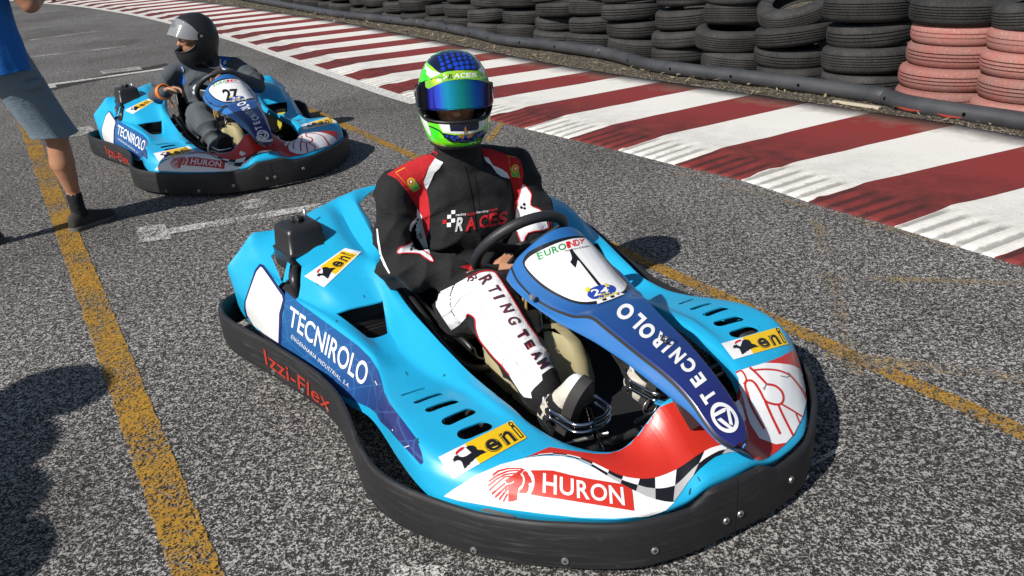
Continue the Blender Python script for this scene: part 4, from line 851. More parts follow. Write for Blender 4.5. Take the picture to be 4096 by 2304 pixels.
for z, k_ in ((.459, .9), (.463, 1.), (.473, 1.), (.477, .85)): rows.append([(-1.685+(.021+.005*cos(5*t))*k_*cos(t), -.490+(.021+.005*cos(5*t))*k_*sin(t), z) for t in [2*pi*i/40 for i in range(40)]])
V = grid(bm, rows, closed_v=True); bm.faces.new(V[-1]); bmesh.ops.recalc_face_normals(bm, faces=bm.faces); kn = obj('star_knob', bm, BLK, ab, sharp=50)
bm = bmesh.new(); tube(bm, [(-1.685, -.490, .475), (-1.685, -.490, .484)], .0025, 8); obj('knob_stud', bm, ZINC, ab)
bm = bmesh.new(); cyl(bm, (-1.79, -.43, .44), (0, 0, 1), .006, .05, 10); obj('rear_stud', bm, ZINC, kart1)
# pedals: chromed double loops
for sg, yc in ((-1, -.150), (1, .115)):
    root = empty('pedal'); root.parent = kart1
    for dz in (0, -.022):
        bm = bmesh.new(); y0, y1 = yc-.065, yc+.062; xo = -.385
        tube(bm, crom([(-.46, y0-.004, .205+dz), (-.42, y0, .205+dz), (-.372, y0+.008, .204+dz), (-.352, y0+.035, .204+dz), (-.350, yc, .206+dz), (-.352, y1-.03, .208+dz), (-.372, y1-.004, .21+dz), (-.41, y1, .212+dz), (-.44, y1, .213+dz)], 5), .0065, 10); obj('pedal_loop', bm, CHR, root)
    bm = bmesh.new(); tube(bm, [(-.40, yc+.01, .215), (-.375, yc+.02, .13), (-.36, yc+.03, .06)], .008, 10); obj('pedal_arm', bm, CHR, root)
    bm = bmesh.new(); cyl(bm, (-.465, yc-.072, .20), (0, 1, 0), .012, .010, 14); cyl(bm, (-.465, yc-.072, .18), (0, 1, 0), .010, .03, 14); obj('heel_bolt', bm, DKSTEEL, root, sharp=40)
bm = bmesh.new(); tube(bm, [(-.30, -.24, .075), (-.30, .24, .075)], .012, 10); tube(bm, [(-.42, -.27, .06), (-.42, .27, .06)], .014, 10); obj('cross_bar', bm, DKSTEEL, kart1)
bm = bmesh.new(); box(bm, (-.25, -.06, .10), (.05, .05, .05), None, .006); box(bm, (-.24, .05, .11), (.06, .04, .07), None, .006); obj('brake_cylinder', bm, DKSTEEL, kart1, smooth=False)
bm = bmesh.new(); tube(bm, [Vector((-.262, -.045, .255))+Vector((.0, .022*cos(t), .022*sin(t))) for t in [2*pi*i/24 for i in range(24)]], .0022, 6, closed=True); obj('key_ring', bm, STEEL, kart1)
bm = bmesh.new(); box(bm, (-.25, -.02, .262), (.03, .018, .006), Matrix.Rotation(.4, 3, 'Z'), .002); obj('blue_tag', bm, mat('blue_tag', (.02, .22, .45), .5), kart1, smooth=False)

# ------------------------------------------------------------------ second kart: every part copied, then its own number and stickers
def copy_tree(o, parent, skip):
    c = o.copy(); COL.objects.link(c)
    if parent is not None: c.parent = parent
    for ch in list(o.children):
        if ch not in skip: copy_tree(ch, c, skip)
    return c
kart2 = copy_tree(kart1, None, K1_ONLY); kart2.location = (POSE2[0], POSE2[1], 0); kart2.rotation_euler = (0, 0, POSE2[2])
tag(kart2, 'sky blue go-kart with race number 27, behind the nearer kart', 'go-kart', 'go-karts waiting on the track')
body2 = [c for c in kart2.children if c.name.startswith('bodywork')][0]; fair2 = [c for c in kart2.children if c.name.startswith('steering_fairing')][0]
K2a, K2b, K2c = RG(340, 280, .34507), RG(600, 280, .34507), RG(950, 280, .34507)
lettering('race_number', [('2', K2b((825,230),(925,222),(962,358),(885,366)), .03), ('7', K2b((918,226),(1010,222),(1050,345),(950,352)), .03)], P_BLK, FBVH, .0036, fair2, POSE2, L=5)
eni(K2a((795,968),(1200,882),(1288,943),(857,1055)), BODY, body2, POSE2, True, L=5); eni(K2c((733,640),(1120,528),(1150,612),(770,698)), BODY, body2, POSE2, True, L=5)
decal('nose_scrape', [K2b((1228,778),(1262,760),(1300,800),(1370,812),(1425,795),(1435,812),(1390,838),(1310,840),(1250,820))], SCRAPE, FBVH, .0030, fair2, POSE2, L=5)
decal('paint_nick', [K2b((1040,955),(1060,935),(1066,960),(1085,945),(1090,962),(1120,962),(1095,985),(1070,1000),(1040,985),(1060,972))], P_WHITE, BODY, .0028, body2, POSE2, L=5)
# ================================================================== people
def m_cloth(name, c, c2=None, rough=.85, scale=420, sheen=.03, crease=.5):
    m = mat(name, c, rough, spec=.25); b = NB(m); co = b.coord(); b.b.inputs['Sheen Weight'].default_value = sheen; b.b.inputs['Sheen Roughness'].default_value = .5
    n1 = b.noise(co, 14, 4, .6, .8); n2 = b.noise(co, scale, 2, .6); n3 = b.noise(b.coord('Object', (1, 1, 2.2)), 26, 3, .55, 1.2)
    b.color(b.mix(n1, c, c2 or tuple(v*1.25 for v in c))); b.bump(b.math('ADD', b.math('MULTIPLY', n3, crease), b.math('MULTIPLY', n2, .12)), .6, .012); return m
SKIN = mat('skin', (.36, .17, .095), .5); b_ = NB(SKIN); b_.color(b_.mix(b_.noise(b_.coord(), 22, 4), (.30, .135, .075), (.44, .225, .135))); b_.b.inputs['Subsurface Weight'].default_value = .06; b_.b.inputs['Subsurface Radius'].default_value = (.012, .005, .003)
C_BLK = m_cloth('black_suit', (.0085, .0085, .0095), (.015, .015, .0165), .8); C_RED = m_cloth('red_suit', (.40, .010, .018), (.46, .02, .025)); C_WHT = m_cloth('white_suit', (.68, .69, .72), (.76, .77, .79)); C_GRY = m_cloth('grey_suit', (.050, .060, .070), (.085, .098, .110)); C_BLU = m_cloth('blue_suit', (.012, .085, .36), (.02, .12, .45)); C_SHIRT = m_cloth('blue_shirt', (.010, .115, .42), (.014, .15, .50)); C_SHORT = m_cloth('grey_blue_shorts', (.125, .175, .225), (.18, .24, .30)); C_BALA = m_cloth('balaclava_black', (.012, .012, .013)); C_DENIM = m_cloth('dark_trousers', (.03, .035, .05))
P_CREAM = m_cloth('shoe_mesh', (.52, .49, .42), (.62, .59, .52), scale=900); SOLE = mat('shoe_sole', (.035, .033, .032), .8); SHOE_D = m_cloth('dark_shoe', (.030, .028, .026), (.05, .047, .043)); SOCK = m_cloth('black_sock', (.012, .012, .014))
STITCH = mat('red_piping', (.48, .008, .015), .6); SILV = mat('silver_thread', (.50, .50, .52), .45); HAIR = mat('dark_hair', (.012, .009, .008), .6); EYEW = mat('eye_white', (.62, .60, .57), .25); EYED = mat('eye_dark', (.015, .010, .008), .15)
class Fig:
    """a body grown as one continuous surface from overlapping tapered limbs"""
    def __init__(s): s.prims = []; s.folds = []
    def cap(s, a, b, ra, rb, m=0): s.prims.append(('c', Vector(a), Vector(b), ra, rb, m)); return s
    def ell(s, c, r, m=0, rot=None): s.prims.append(('e', Vector(c), Vector(r), rot or Matrix.Identity(3), 0, m)); return s
    def chain(s, pts, rs, m=0):
        for i in range(len(pts)-1): s.cap(pts[i], pts[i+1], rs[i], rs[i+1], m)
        return s
    def fold(s, c, axis, rad, amp, freq): s.folds.append((Vector(c), Vector(axis).normalized(), rad, amp, freq)); return s
    def hand(s, wrist, fwd, pal, side, curl=(.5, .7, .6), m=1, k=1., spread=.012):
        """wrist point, direction to the knuckles, palm normal, side=+1/-1 puts the thumb on the side fwd x pal * side"""
        w, f, n = Vector(wrist), Vector(fwd).normalized(), Vector(pal).normalized(); n = (n-f*n.dot(f)).normalized(); t = f.cross(n)*side
        for o_ in (-.026, -.009, .009, .026): s.cap(w+t*o_*.6*k, w+(f*.078+t*o_)*k, .017*k, .0135*k, m)
        for i, (o_, L, r) in enumerate(((.029, .072, .0098), (.010, .082, .0100), (-.010, .076, .0096), (-.028, .060, .0086))):
            p = w+(f*.080+t*o_)*k; d = f.copy(); a = 0
            for j, part in enumerate((.45, .32, .23)):
                a += curl[j]*(1+.08*i); dd = (f*cos(a)+n*sin(a)); q = p+dd*L*part*k; s.cap(p, q, (r-.0012*j)*k, (r-.0012*(j+1))*k, m); p = q
        p = w+(t*.022+f*.020)*k; q = p+(t*.032+f*.030+n*.012)*k; r_ = q+(f*.028+n*.016+t*.004)*k; e = r_+(f*.020+n*.014-t*.004)*k
        s.cap(p, q, .0145*k, .0115*k, m); s.cap(q, r_, .0115*k, .0105*k, m); s.cap(r_, e, .0105*k, .009*k, m); return s
    def dist(s, p, pr):
        if pr[0] == 'c':
            a, b, ra, rb = pr[1:5]; ab = b-a; t = max(0, min(1, (p-a).dot(ab)/max(ab.length_squared, 1e-9))); return (p-a-ab*t).length-(ra+(rb-ra)*t)
        q = pr[3].transposed() @ (p-pr[1]); r = pr[2]; k = Vector((q.x/r.x, q.y/r.y, q.z/r.z)).length; return (k-1)*min(r)
    def build(s, name, mats, parent, voxel=.0075, smooth=5, noise_amp=.0035):
        bm = bmesh.new()
        for pr in s.prims:
            if pr[0] == 'c':
                a, b, ra, rb, m = pr[1:]; d = b-a; L = max(d.length, 1e-5); q = d.to_track_quat('Z', 'Y').to_matrix() if d.length > 1e-6 else Matrix.Identity(3)
                prof = [(ra*cos(radians(t)), ra*sin(radians(t))) for t in (-90, -65, -40, -20)] + [(ra, 0), (rb, L)] + [(rb*cos(radians(t)), L+rb*sin(radians(t))) for t in (20, 40, 65, 90)]
                n = 16; rows = [[a+q @ Vector((r*cos(2*pi*k/n), r*sin(2*pi*k/n), z)) for k in range(n)] for r, z in prof[1:-1]]
                V = grid(bm, rows, closed_v=True); bt = bm.verts.new(a+q @ Vector((0, 0, -ra))); tp = bm.verts.new(a+q @ Vector((0, 0, L+rb)))
                for k in range(n): bm.faces.new((bt, V[0][(k+1) % n], V[0][k])); bm.faces.new((tp, V[-1][k], V[-1][(k+1) % n]))
            else:
                M = Matrix.Translation(pr[1]) @ pr[3].to_4x4() @ Matrix.Diagonal((*pr[2], 1)); bmesh.ops.create_uvsphere(bm, u_segments=24, v_segments=16, radius=1., matrix=M)
        bmesh.ops.recalc_face_normals(bm, faces=bm.faces)
        o = obj(name, bm, None, None)
        md = o.modifiers.new('r', 'REMESH'); md.mode = 'VOXEL'; md.voxel_size = voxel; md.adaptivity = 0
        md = o.modifiers.new('s', 'SMOOTH'); md.factor = .5; md.iterations = smooth
        bake(o); me = o.data
        me.materials.clear(); [me.materials.append(q) for q in mats]
        for v in me.vertices: pass
        boxes = []
        for pr in s.prims:
            if pr[0] == 'c': r = max(pr[3], pr[4]); lo = [min(pr[1][i], pr[2][i])-r-.03 for i in range(3)]; hi = [max(pr[1][i], pr[2][i])+r+.03 for i in range(3)]
            else: r = max(pr[2]); lo = [pr[1][i]-r-.03 for i in range(3)]; hi = [pr[1][i]+r+.03 for i in range(3)]
            boxes.append((lo, hi))
        vm = [0]*len(me.vertices)
        for i, v in enumerate(me.vertices):
            p = v.co; bd = 9; bmi = 0
            for pr, (lo, hi) in zip(s.prims, boxes):
                if lo[0] < p.x < hi[0] and lo[1] < p.y < hi[1] and lo[2] < p.z < hi[2]:
                    d = s.dist(p, pr)
                    if d < bd: bd = d; bmi = pr[5]
            vm[i] = bmi
        nrm = [v.normal.copy() for v in me.vertices]
        for i, v in enumerate(me.vertices):
            if vm[i] in s.skin: continue
            p = v.co; h = noise_amp*(1.6*noise.noise(p*6)+noise.noise(p*13)+.5*noise.noise(p*27))
            for c, ax, rad, amp, fr in s.folds:
                dd = (p-c).length
                if dd < rad*2: h += 2.3*amp*math.exp(-(dd/rad)**2*1.3)*(1.2-2.2*abs(sin(.5*(fr*.8*(p-c).dot(ax)+4.5*noise.noise(p*6+c*3)+2*noise.noise(p*3))))**.7)
            v.co = p+nrm[i]*h
        for pl in me.polygons:
            ms = [vm[i] for i in pl.vertices]; pl.material_index = max(set(ms), key=ms.count); pl.use_smooth = True
        if parent is not None: o.parent = parent
        return o
    skin = (1,)
def rotz(a): return Matrix.Rotation(a, 3, 'Z')
def person(name, label, loc, rz): o = empty(name, loc, rz); return tag(o, label, 'person')

# ------------------------------------------------------------------ helmets
RING = [(.1515,.012,.012,.010),(.1500,.035,.034,.030),(.143,.065,.064,.056),(.130,.092,.092,.078),(.110,.116,.117,.097),(.085,.134,.137,.112),(.055,.146,.150,.123),(.020,.152,.156,.130),(-.015,.154,.157,.132),(-.050,.157,.151,.131),(-.085,.162,.138,.126),(-.115,.162,.122,.117),(-.140,.152,.110,.108),(-.152,.140,.103,.101),(-.157,.128,.097,.094)]
def ring_r(z):
    for (z0, *a), (z1, *b) in zip(RING, RING[1:]):
        if z <= z0 and z >= z1: t = (z0-z)/(z0-z1); return [p+(q-p)*t for p, q in zip(a, b)]
    return list(RING[-1][1:]) if z < 0 else list(RING[0][1:])
def shell_pt(az, z, grow=0.):
    f, b, s_ = ring_r(z); c, sn = cos(az), sin(az); rx = (f if c > 0 else b)+grow; ry = s_+grow; e = 2.25
    r = (abs(c/rx)**e+abs(sn/ry)**e)**(-1/e); return Vector((r*c, r*sn, z))
def helmet(parent, C, yaw, pitch, roll, m_shell, m_trim, visor_mat, visor_up, base_m, scl=1., vz_=(.066, -.060)):
    M = Matrix.Translation(C) @ Matrix.Rotation(yaw, 4, 'Z') @ Matrix.Rotation(pitch, 4, 'Y') @ Matrix.Rotation(roll, 4, 'X') @ Matrix.Scale(scl, 4)
    zs = [p.x for p in crom([Vector((r[0], 0, 0)) for r in RING], 3)]; zs = sorted(set(zs) | {-.060, -.052, .046, .054}, reverse=True); N = 96
    bm = bmesh.new(); rows = [[shell_pt(2*pi*k/N, z) for k in range(N)] for z in zs]; V = grid(bm, rows, closed_v=True); bm.faces.new(V[0])
    dead = []
    for f in bm.faces:
        c = f.calc_center_median(); az = abs(atan2(c.y, c.x)); lim = radians(70)
        zl, zh = -.060+.03*max(0, (az/lim-.55)/.45)**2, .050-.03*max(0, (az/lim-.6)/.4)**2
        if az < lim and zl < c.z < zh: dead.append(f)
    bmesh.ops.delete(bm, geom=dead, context='FACES'); bmesh.ops.transform(bm, matrix=M, verts=bm.verts); bmesh.ops.recalc_face_normals(bm, faces=bm.faces)
    if sum(f.normal.dot(f.calc_center_median()-Vector(C)) for f in bm.faces) < 0: bmesh.ops.reverse_faces(bm, faces=bm.faces)
    h = obj('helmet', bm, [m_shell, m_trim, m_trim]); md = h.modifiers.new('s', 'SOLIDIFY'); md.thickness = .016; md.offset = -1; md.material_offset = 1; md.material_offset_rim = 1; bake(h); h.parent = parent
    for p in h.data.polygons: p.use_smooth = True
    h.data.set_sharp_from_angle(angle=radians(50))
    # lower trim
    bm = bmesh.new(); tube(bm, [M @ (shell_pt(2*pi*k/N, -.156, -.004)+Vector((0, 0, -.003))) for k in range(N)], .007, 8, closed=True); obj('neck_trim', bm, m_trim, h)
    bm = bmesh.new(); pts = []
    for k in range(41): a = radians(-69+138*k/40); pts.append(shell_pt(a, -.060+.03*max(0, (abs(a)/radians(70)-.55)/.45)**2, .0005))
    tube(bm, [M @ p for p in pts], .0055, 8); obj('port_seal', bm, m_trim, h)
    # visor: a shell of its own, swung up on its pivots
    PV = Matrix.Translation((.01, 0, .005)) @ Matrix.Rotation(-visor_up, 4, 'Y') @ Matrix.Translation((-.01, 0, -.005)); rows = []
    for j in range(15):
        row = []
        for k in range(49):
            t = -1+2*k/48; a = radians(84)*t; zt = vz_[0]-.046*abs(t)**3; zb = vz_[1]+.044*abs(t)**3; z = zb+(zt-zb)*j/14; g = .0045
            z0 = max(min(z, .06), -.06); p = shell_pt(a, .0 + (z0)*.55, g); p.z = z; p.x *= (1-.9*max(0, z-.03)); row.append(M @ PV @ p)
        rows.append(row)
    bm = bmesh.new(); grid(bm, rows); bmesh.ops.recalc_face_normals(bm, faces=bm.faces); vz = obj('visor', bm, [visor_mat, visor_mat, visor_mat]); md = vz.modifiers.new('s', 'SOLIDIFY'); md.thickness = .0028; md.offset = 1; bake(vz); vz.parent = h
    for p in vz.data.polygons: p.use_smooth = True
    for sg in (-1, 1):
        c = M @ shell_pt(sg*radians(92), .008, .001); n_ = (M.to_3x3() @ Vector((0, sg, 0)))
        bm = bmesh.new(); cyl(bm, c, n_, .030, .014, 28, .026); pd = obj('visor_pivot', bm, base_m, h, sharp=40)
        bm = bmesh.new(); cyl(bm, c+n_*.008, n_, .009, .005, 16); obj('pivot_screw', bm, CHR, h, sharp=40)
    return h, vz, M

def face(F, C, yaw, m=1, pitch=0.):
    R = Matrix.Rotation(yaw, 3, 'Z') @ Matrix.Rotation(pitch, 3, 'Y'); P = lambda x, y, z: Vector(C)+R @ Vector((x, y, z))
    F.ell(P(0, 0, .015), (.098, .076, .112), m, R); F.ell(P(.035, 0, -.055), (.066, .056, .062), m, R); F.cap(P(.090, 0, .022), P(.118, 0, -.018), .010, .016, m)
    F.cap(P(.102, -.012, -.024), P(.102, .012, -.024), .011, .011, m); F.cap(P(.088, -.040, .034), P(.093, .040, .034), .011, .011, m); F.ell(P(.070, .036, -.012), (.026, .026, .022), m, R); F.ell(P(.070, -.036, -.012), (.026, .026, .022), m, R)
    F.cap(P(.095, -.018, -.050), P(.095, .018, -.050), .010, .010, m); F.cap(P(.093, -.016, -.063), P(.093, .016, -.063), .010, .010, m); F.ell(P(.078, 0, -.092), (.026, .030, .024), m, R); return P
def eyes(P, parent, open_=.5):
    for sg in (-1, 1):
        bm = bmesh.new(); bmesh.ops.create_uvsphere(bm, u_segments=16, v_segments=10, radius=.0125, matrix=Matrix.Translation(P(.0865, sg*.032, .010))); e = obj('eye', bm, EYEW, parent)
        bm = bmesh.new(); d = (P(1, 0, 0)-P(0, 0, 0)); bmesh.ops.create_uvsphere(bm, u_segments=12, v_segments=8, radius=.0065, matrix=Matrix.Translation(P(.0935, sg*.032, .010))); obj('iris', bm, EYED, e)
        bm = bmesh.new(); tube(bm, crom([P(.090, sg*.014, .037), P(.101, sg*.030, .043), P(.086, sg*.052, .037)], 4), [.0035]*9, 8); obj('eyebrow', bm, HAIR, parent)
        bm = bmesh.new(); tube(bm, crom([P(.094, sg*.018, .015), P(.101, sg*.032, .0195), P(.090, sg*.047, .014)], 4), [.0035]*9, 8); obj('eyelid', bm, SKIN, parent)

def shoe(parent, name, heel, toe, up, mats, w=.043, L=None):
    """heel and toe points on the sole, up = direction away from the sole"""
    H, T = Vector(heel), Vector(toe); f = (T-H); L = f.length; f.normalize(); u = Vector(up); u = (u-f*u.dot(f)).normalized(); s_ = f.cross(u)
    rows = []
    for t, ww, hh in ((0, .30, .055), (.04, .55, .070), (.14, .70, .082), (.30, .72, .082), (.45, .78, .074), (.60, .90, .060), (.75, 1.0, .048), (.88, .86, .040), (.96, .55, .032), (1., .25, .022)):
        c = H+f*L*t; a = w*ww
        rows.append([c+s_*a*cx_+u*(hh*cz_+.014) for cx_, cz_ in ((0, 0), (.7, 0), (1, .08), (1.02, .35), (.85, .72), (.45, .95), (0, 1), (-.45, .95), (-.85, .72), (-1.02, .35), (-1, .08), (-.7, 0))])
    fine = list(zip(*[crom(c, 3) for c in zip(*rows)])); bm = bmesh.new(); V = grid(bm, fine, closed_v=True); bm.faces.new(V[0]); bm.faces.new(list(reversed(V[-1]))); bmesh.ops.recalc_face_normals(bm, faces=bm.faces); o = obj(name, bm, [mats[0], mats[3], mats[2]], parent)
    for pl in o.data.polygons: t = (pl.center-H).dot(f)/L; pl.material_index = 1 if .46 < t < .58 else (2 if t >= .9 else 0)
    rows = []
    for t, ww in ((-.01, .25), (.03, .62), (.12, .80), (.35, .80), (.60, 1.0), (.76, 1.1), (.90, .93), (.97, .62), (1.01, .25)):
        c = H+f*L*t; a = w*ww; rows.append([c+s_*a*x_+u*z_ for x_, z_ in ((-1, -.008), (1, -.008), (1.05, .006), (1.02, .022), (-1.02, .022), (-1.05, .006))])
    fine = list(zip(*[crom(c, 3) for c in zip(*rows)])); bm = bmesh.new(); V = grid(bm, fine, closed_v=True); bm.faces.new(V[0]); bm.faces.new(list(reversed(V[-1]))); bmesh.ops.recalc_face_normals(bm, faces=bm.faces); obj('sole', bm, mats[1], o, sharp=40)
    bm = bmesh.new(); c = H+f*L*.42+u*.058
    for k in range(4): q = H+f*L*(.40+.07*k)+u*(.094-.011*k); tube(bm, [q-s_*w*.55+u*-.012, q+u*.003, q+s_*w*.55+u*-.012], .0032, 6)
    obj('laces', bm, mats[2], o)
    bm = bmesh.new(); rows = []
    for t in (.20, .30): rows.append([H+f*L*t+s_*w*.80*cos(a)*1.0+u*(.012+.092*sin(a)) for a in [radians(180*i/14) for i in range(15)]])
    grid(bm, rows); obj('ankle_strap', bm, mats[3], o)
    return o

# ------------------------------------------------------------------ driver of kart 1
d1 = person('person', 'seated racing driver in black and red suit and bright green helmet', (POSE1[0], POSE1[1], 0), POSE1[2])
F = Fig(); F.skin = (1,)
F.ell((-1.31, 0, .17), (.16, .175, .12)).ell((-1.315, 0, .29), (.135, .165, .15)).ell((-1.335, 0, .44), (.138, .185, .16)).ell((-1.355, 0, .545), (.118, .205, .11))
for sg in (-1, 1): F.cap((-1.37, sg*.09, .632), (-1.362, sg*.225, .600), .066, .066)
F.cap((-1.365, 0, .60), (-1.348, 0, .735), .092, .074, 2)
F.chain([(-1.362, -.232, .597), (-1.315, -.275, .475), (-1.262, -.290, .372)], [.070, .070, .068]).chain([(-1.262, -.290, .372), (-1.165, -.212, .368), (-1.088, -.158, .376)], [.074, .070, .050])
F.chain([(-1.362, .232, .597), (-1.31, .245, .49), (-1.24, .235, .40)], [.070, .068, .066]).chain([(-1.24, .235, .40), (-1.15, .14, .39), (-1.07, .05, .392)], [.066, .058, .045])
F.hand((-1.082, -.152, .380), (.80, .55, .0), (.1, .2, -1), 1, (.4, .6, .5)); F.hand((-1.065, .045, .395), (.70, -.68, -.1), (.1, -.2, -1), -1, (.4, .6, .5))
F.chain([(-1.25, -.085, .165), (-1.05, -.155, .265), (-.868, -.175, .368)], [.102, .104, .092], 0).chain([(-.868, -.175, .368), (-.74, -.180, .298), (-.575, -.174, .195)], [.090, .085, .062], 0).cap((-.575, -.172, .195), (-.540, -.168, .168), .045, .043, 3).ell((-.505, -.168, .150), (.050, .046, .055), 4)
F.chain([(-1.25, .085, .165), (-1.05, .14, .265), (-.868, .155, .36)], [.098, .088, .074], 0).chain([(-.868, .155, .36), (-.70, .135, .31), (-.535, .105, .24)], [.074, .066, .048], 0).cap((-.535, .105, .24), (-.505, .10, .21), .044, .042, 3).ell((-.470, .10, .195), (.050, .046, .055), 4)
HY1 = radians(-25); HC1 = Vector((-1.338, .0, .886)); FP = face(F, HC1+Vector((0, 0, -.012)), HY1, 1, radians(4))
F.fold((-1.27, -.29, .40), (-.3, -.4, 1), .11, .008, 75).fold((-1.20, -.27, .36), (1, .5, 0), .10, .007, 85).fold((-1.28, -.10, .33), (.2, .1, 1), .14, .006, 62).fold((-1.28, .10, .36), (.1, -.4, 1), .15, .006, 58).fold((-1.33, -.20, .52), (.2, -.6, 1), .12, .006, 64).fold((-1.33, .2, .50), (.2, .6, 1), .12, .006, 64).fold((-1.10, -.2, .36), (1, .6, 0), .1, .006, 90).fold((-.90, -.18, .34), (1, 0, .6), .10, .005, 70).fold((-.70, -.17, .27), (1, 0, -.8), .16, .0035, 45).fold((-1.25, .24, .43), (.4, 0, 1), .1, .007, 75).fold((-1.26, -.02, .42), (.5, .5, 1), .16, .004, 48).fold((-1.34, -.26, .56), (.2, .3, 1), .10, .006, 60)
db1 = F.build('body', [C_BLK, SKIN, C_BALA, SOCK, P_CREAM], d1, voxel=.0075, smooth=4)
eyes(FP, db1); DB1 = bvh_of(db1)
# suit panels, laid on the cloth as sewn patches
RAY1 = None
KP = RG(1750, 1000, .48309)
SUIT = lambda nm, polys, m, off=.0016, sm=0, L=7: decal(nm, polys, m, DB1, off, d1, smooth=sm, L=L, maxe=.04, one=nm in ('trouser_piping', 'sleeve_piping'))
redR = KS((238,358),(330,300),(420,250),(520,190),(590,143),(650,162),(715,200),(640,290),(612,345),(585,405),(600,470),(618,505),(640,600),(655,750),(645,900),(612,996),(600,900),(580,780),(530,680),(480,600),(400,490),(330,402))
redL = KS((1145,100),(1250,118),(1400,168),(1520,215),(1545,290),(1556,360),(1545,430),(1515,530),(1485,640),(1470,715),(1465,600),(1455,500),(1425,402),(1370,350),(1300,300),(1230,220),(1165,180))
SUIT('shoulder_panel', [redR], C_RED); SUIT('shoulder_panel', [redL], C_RED)
SUIT('collar_patch', [KS((700,205),(782,238),(740,300),(690,345),(660,420),(622,502),(600,470),(588,425),(620,350),(640,290))], C_WHT, .0024); SUIT('collar_patch', [KS((1168,185),(1215,200),(1260,270),(1350,310),(1395,345),(1418,400),(1340,382),(1290,345),(1240,270),(1190,230))], C_WHT, .0024)
for q, gq, cc in ((((325,345),(410,300),(555,485),(487,522)), ((425,440),(500,405),(555,485),(487,522)), (463,428)), (((1405,183),(1480,198),(1522,382),(1440,372)), ((1425,290),(1503,300),(1522,382),(1440,372)), (1474,296))):
    SUIT('flag_edge', [KS(*[(x+(x-cc[0])*.05, y+(y-cc[1])*.05) for x, y in q])], P_YEL, .0026); SUIT('flag_patch', [KS(*q)], C_RED, .0032); SUIT('flag_patch', [KS(*gq)], mat('flag_green', (.10, .36, .06), .7), .0038)
    SUIT('flag_crest', [[(KS(cc)[0][0]+15*cos(t), KS(cc)[0][1]+15*sin(t)) for t in [2*pi*i/20 for i in range(20)]]], P_YEL, .0044, L=10); SUIT('flag_crest', [[(KS(cc)[0][0]+10*cos(t), KS(cc)[0][1]+10*sin(t)) for t in [2*pi*i/16 for i in range(16)]]], P_RDP, .0049, L=10); SUIT('flag_crest', [[(KS(cc)[0][0]+5*cos(t), KS(cc)[0][1]+6*sin(t)) for t in [2*pi*i/12 for i in range(12)]]], C_WHT, .0054, L=10)
def outline(pts, w):
    out = []; n = len(pts); c = [Vector(p) for p in pts]; nn = []
    for i in range(n): t = (c[(i+1) % n]-c[i-1]).normalized(); nn.append(Vector((-t.y, t.x)))
    return [[tuple(c[i]-nn[i]*w), tuple(c[(i+1) % n]-nn[(i+1) % n]*w), tuple(c[(i+1) % n]+nn[(i+1) % n]*w), tuple(c[i]+nn[i]*w)] for i in range(n)]
armR = KS((527,685),(575,760),(588,850),(580,930),(562,1000),(552,1060),(600,1105),(655,1145),(687,1202),(630,1185),(560,1132),(430,1122),(343,1118),(362,1065),(430,1035),(474,1000),(478,930),(445,890),(460,840),(520,770))
armL = KS((1547,447),(1600,500),(1632,560),(1625,650),(1700,690),(1765,760),(1790,880),(1600,930),(1540,1040),(1490,900),(1478,740),(1500,630),(1520,550))
for q in (armR, armL): decal('sleeve_patch', [q], C_WHT, DB1, .0020, d1, L=7, maxe=.09); SUIT('sleeve_piping', outline(smooth_loop(q, 3), 2.2), STITCH, .0036)
SUIT('side_stripe', [KS((140,880),(152,885),(165,1000),(190,1130),(230,1230),(270,1310),(258,1318),(210,1240),(170,1140),(148,1010))], C_WHT, .0022); SUIT('sleeve_cuff_band', [KS((940,1250),(1060,1212),(1075,1245),(1095,1290),(1040,1285),(985,1268))], C_RED, .0022)
# chest lettering
lettering('chest_lettering', [('R', KS((918,776),(990,768),(970,900),(893,910)), .03, .0)], SILV, DB1, .0040, d1, L=7)
lettering('chest_lettering', [('A', KS((1010,775),(1085,766),(1090,890),(995,902)), .04), ('C', KS((1130,755),(1210,745),(1205,868),(1120,880)), .03), ('E', KS((1222,738),(1300,722),(1285,850),(1205,862)), .03), ('S', KS((1312,722),(1395,702),(1378,835),(1295,850)), .03)], C_RED, DB1, .0040, d1, L=7)
lettering('chest_small_lettering', [('racing', KS((903,740),(998,728),(998,760),(903,772)), .01), ('karting', KS((1100,712),(1212,698),(1212,728),(1100,742)), .01)], C_WHT, DB1, .0040, d1, L=7)
lettering('chest_small_lettering', [('aces', KS((1003,738),(1090,720),(1090,745),(1003,762)), .01), ('team', KS((1217,695),(1300,682),(1300,708),(1217,722)), .01)], C_RED, DB1, .0040, d1, L=7)
for q, m_ in ((((856,705),(895,702),(895,740),(858,742)), C_WHT), (((818,750),(856,747),(856,785),(818,787)), C_WHT), (((858,788),(895,785),(895,822),(860,825)), C_WHT), (((818,828),(856,825),(856,863),(818,865)), C_WHT), (((778,797),(816,794),(816,832),(778,837)), C_RED)): SUIT('chest_square', [KS(*q)], m_, .0040)
SUIT('zip_flap', [KS((978,270),(992,268),(1018,380),(1050,560),(1085,760),(1098,900),(1085,905),(1062,760),(1030,560),(998,390))], m_cloth('suit_seam', (.008, .008, .009)), .0030)
for pts in (((1000,250),(1060,240),(1092,420),(1122,640),(1135,900)), ): SUIT('front_seam', outline(KS(*pts), 1.0)[:-1], m_cloth('suit_seam2', (.006, .006, .007)), .0024)
lettering('collar_lettering', [('RACES', KS((625,80),(735,150),(722,178),(615,105)), .02)], C_RED, DB1, .0030, d1, L=7)
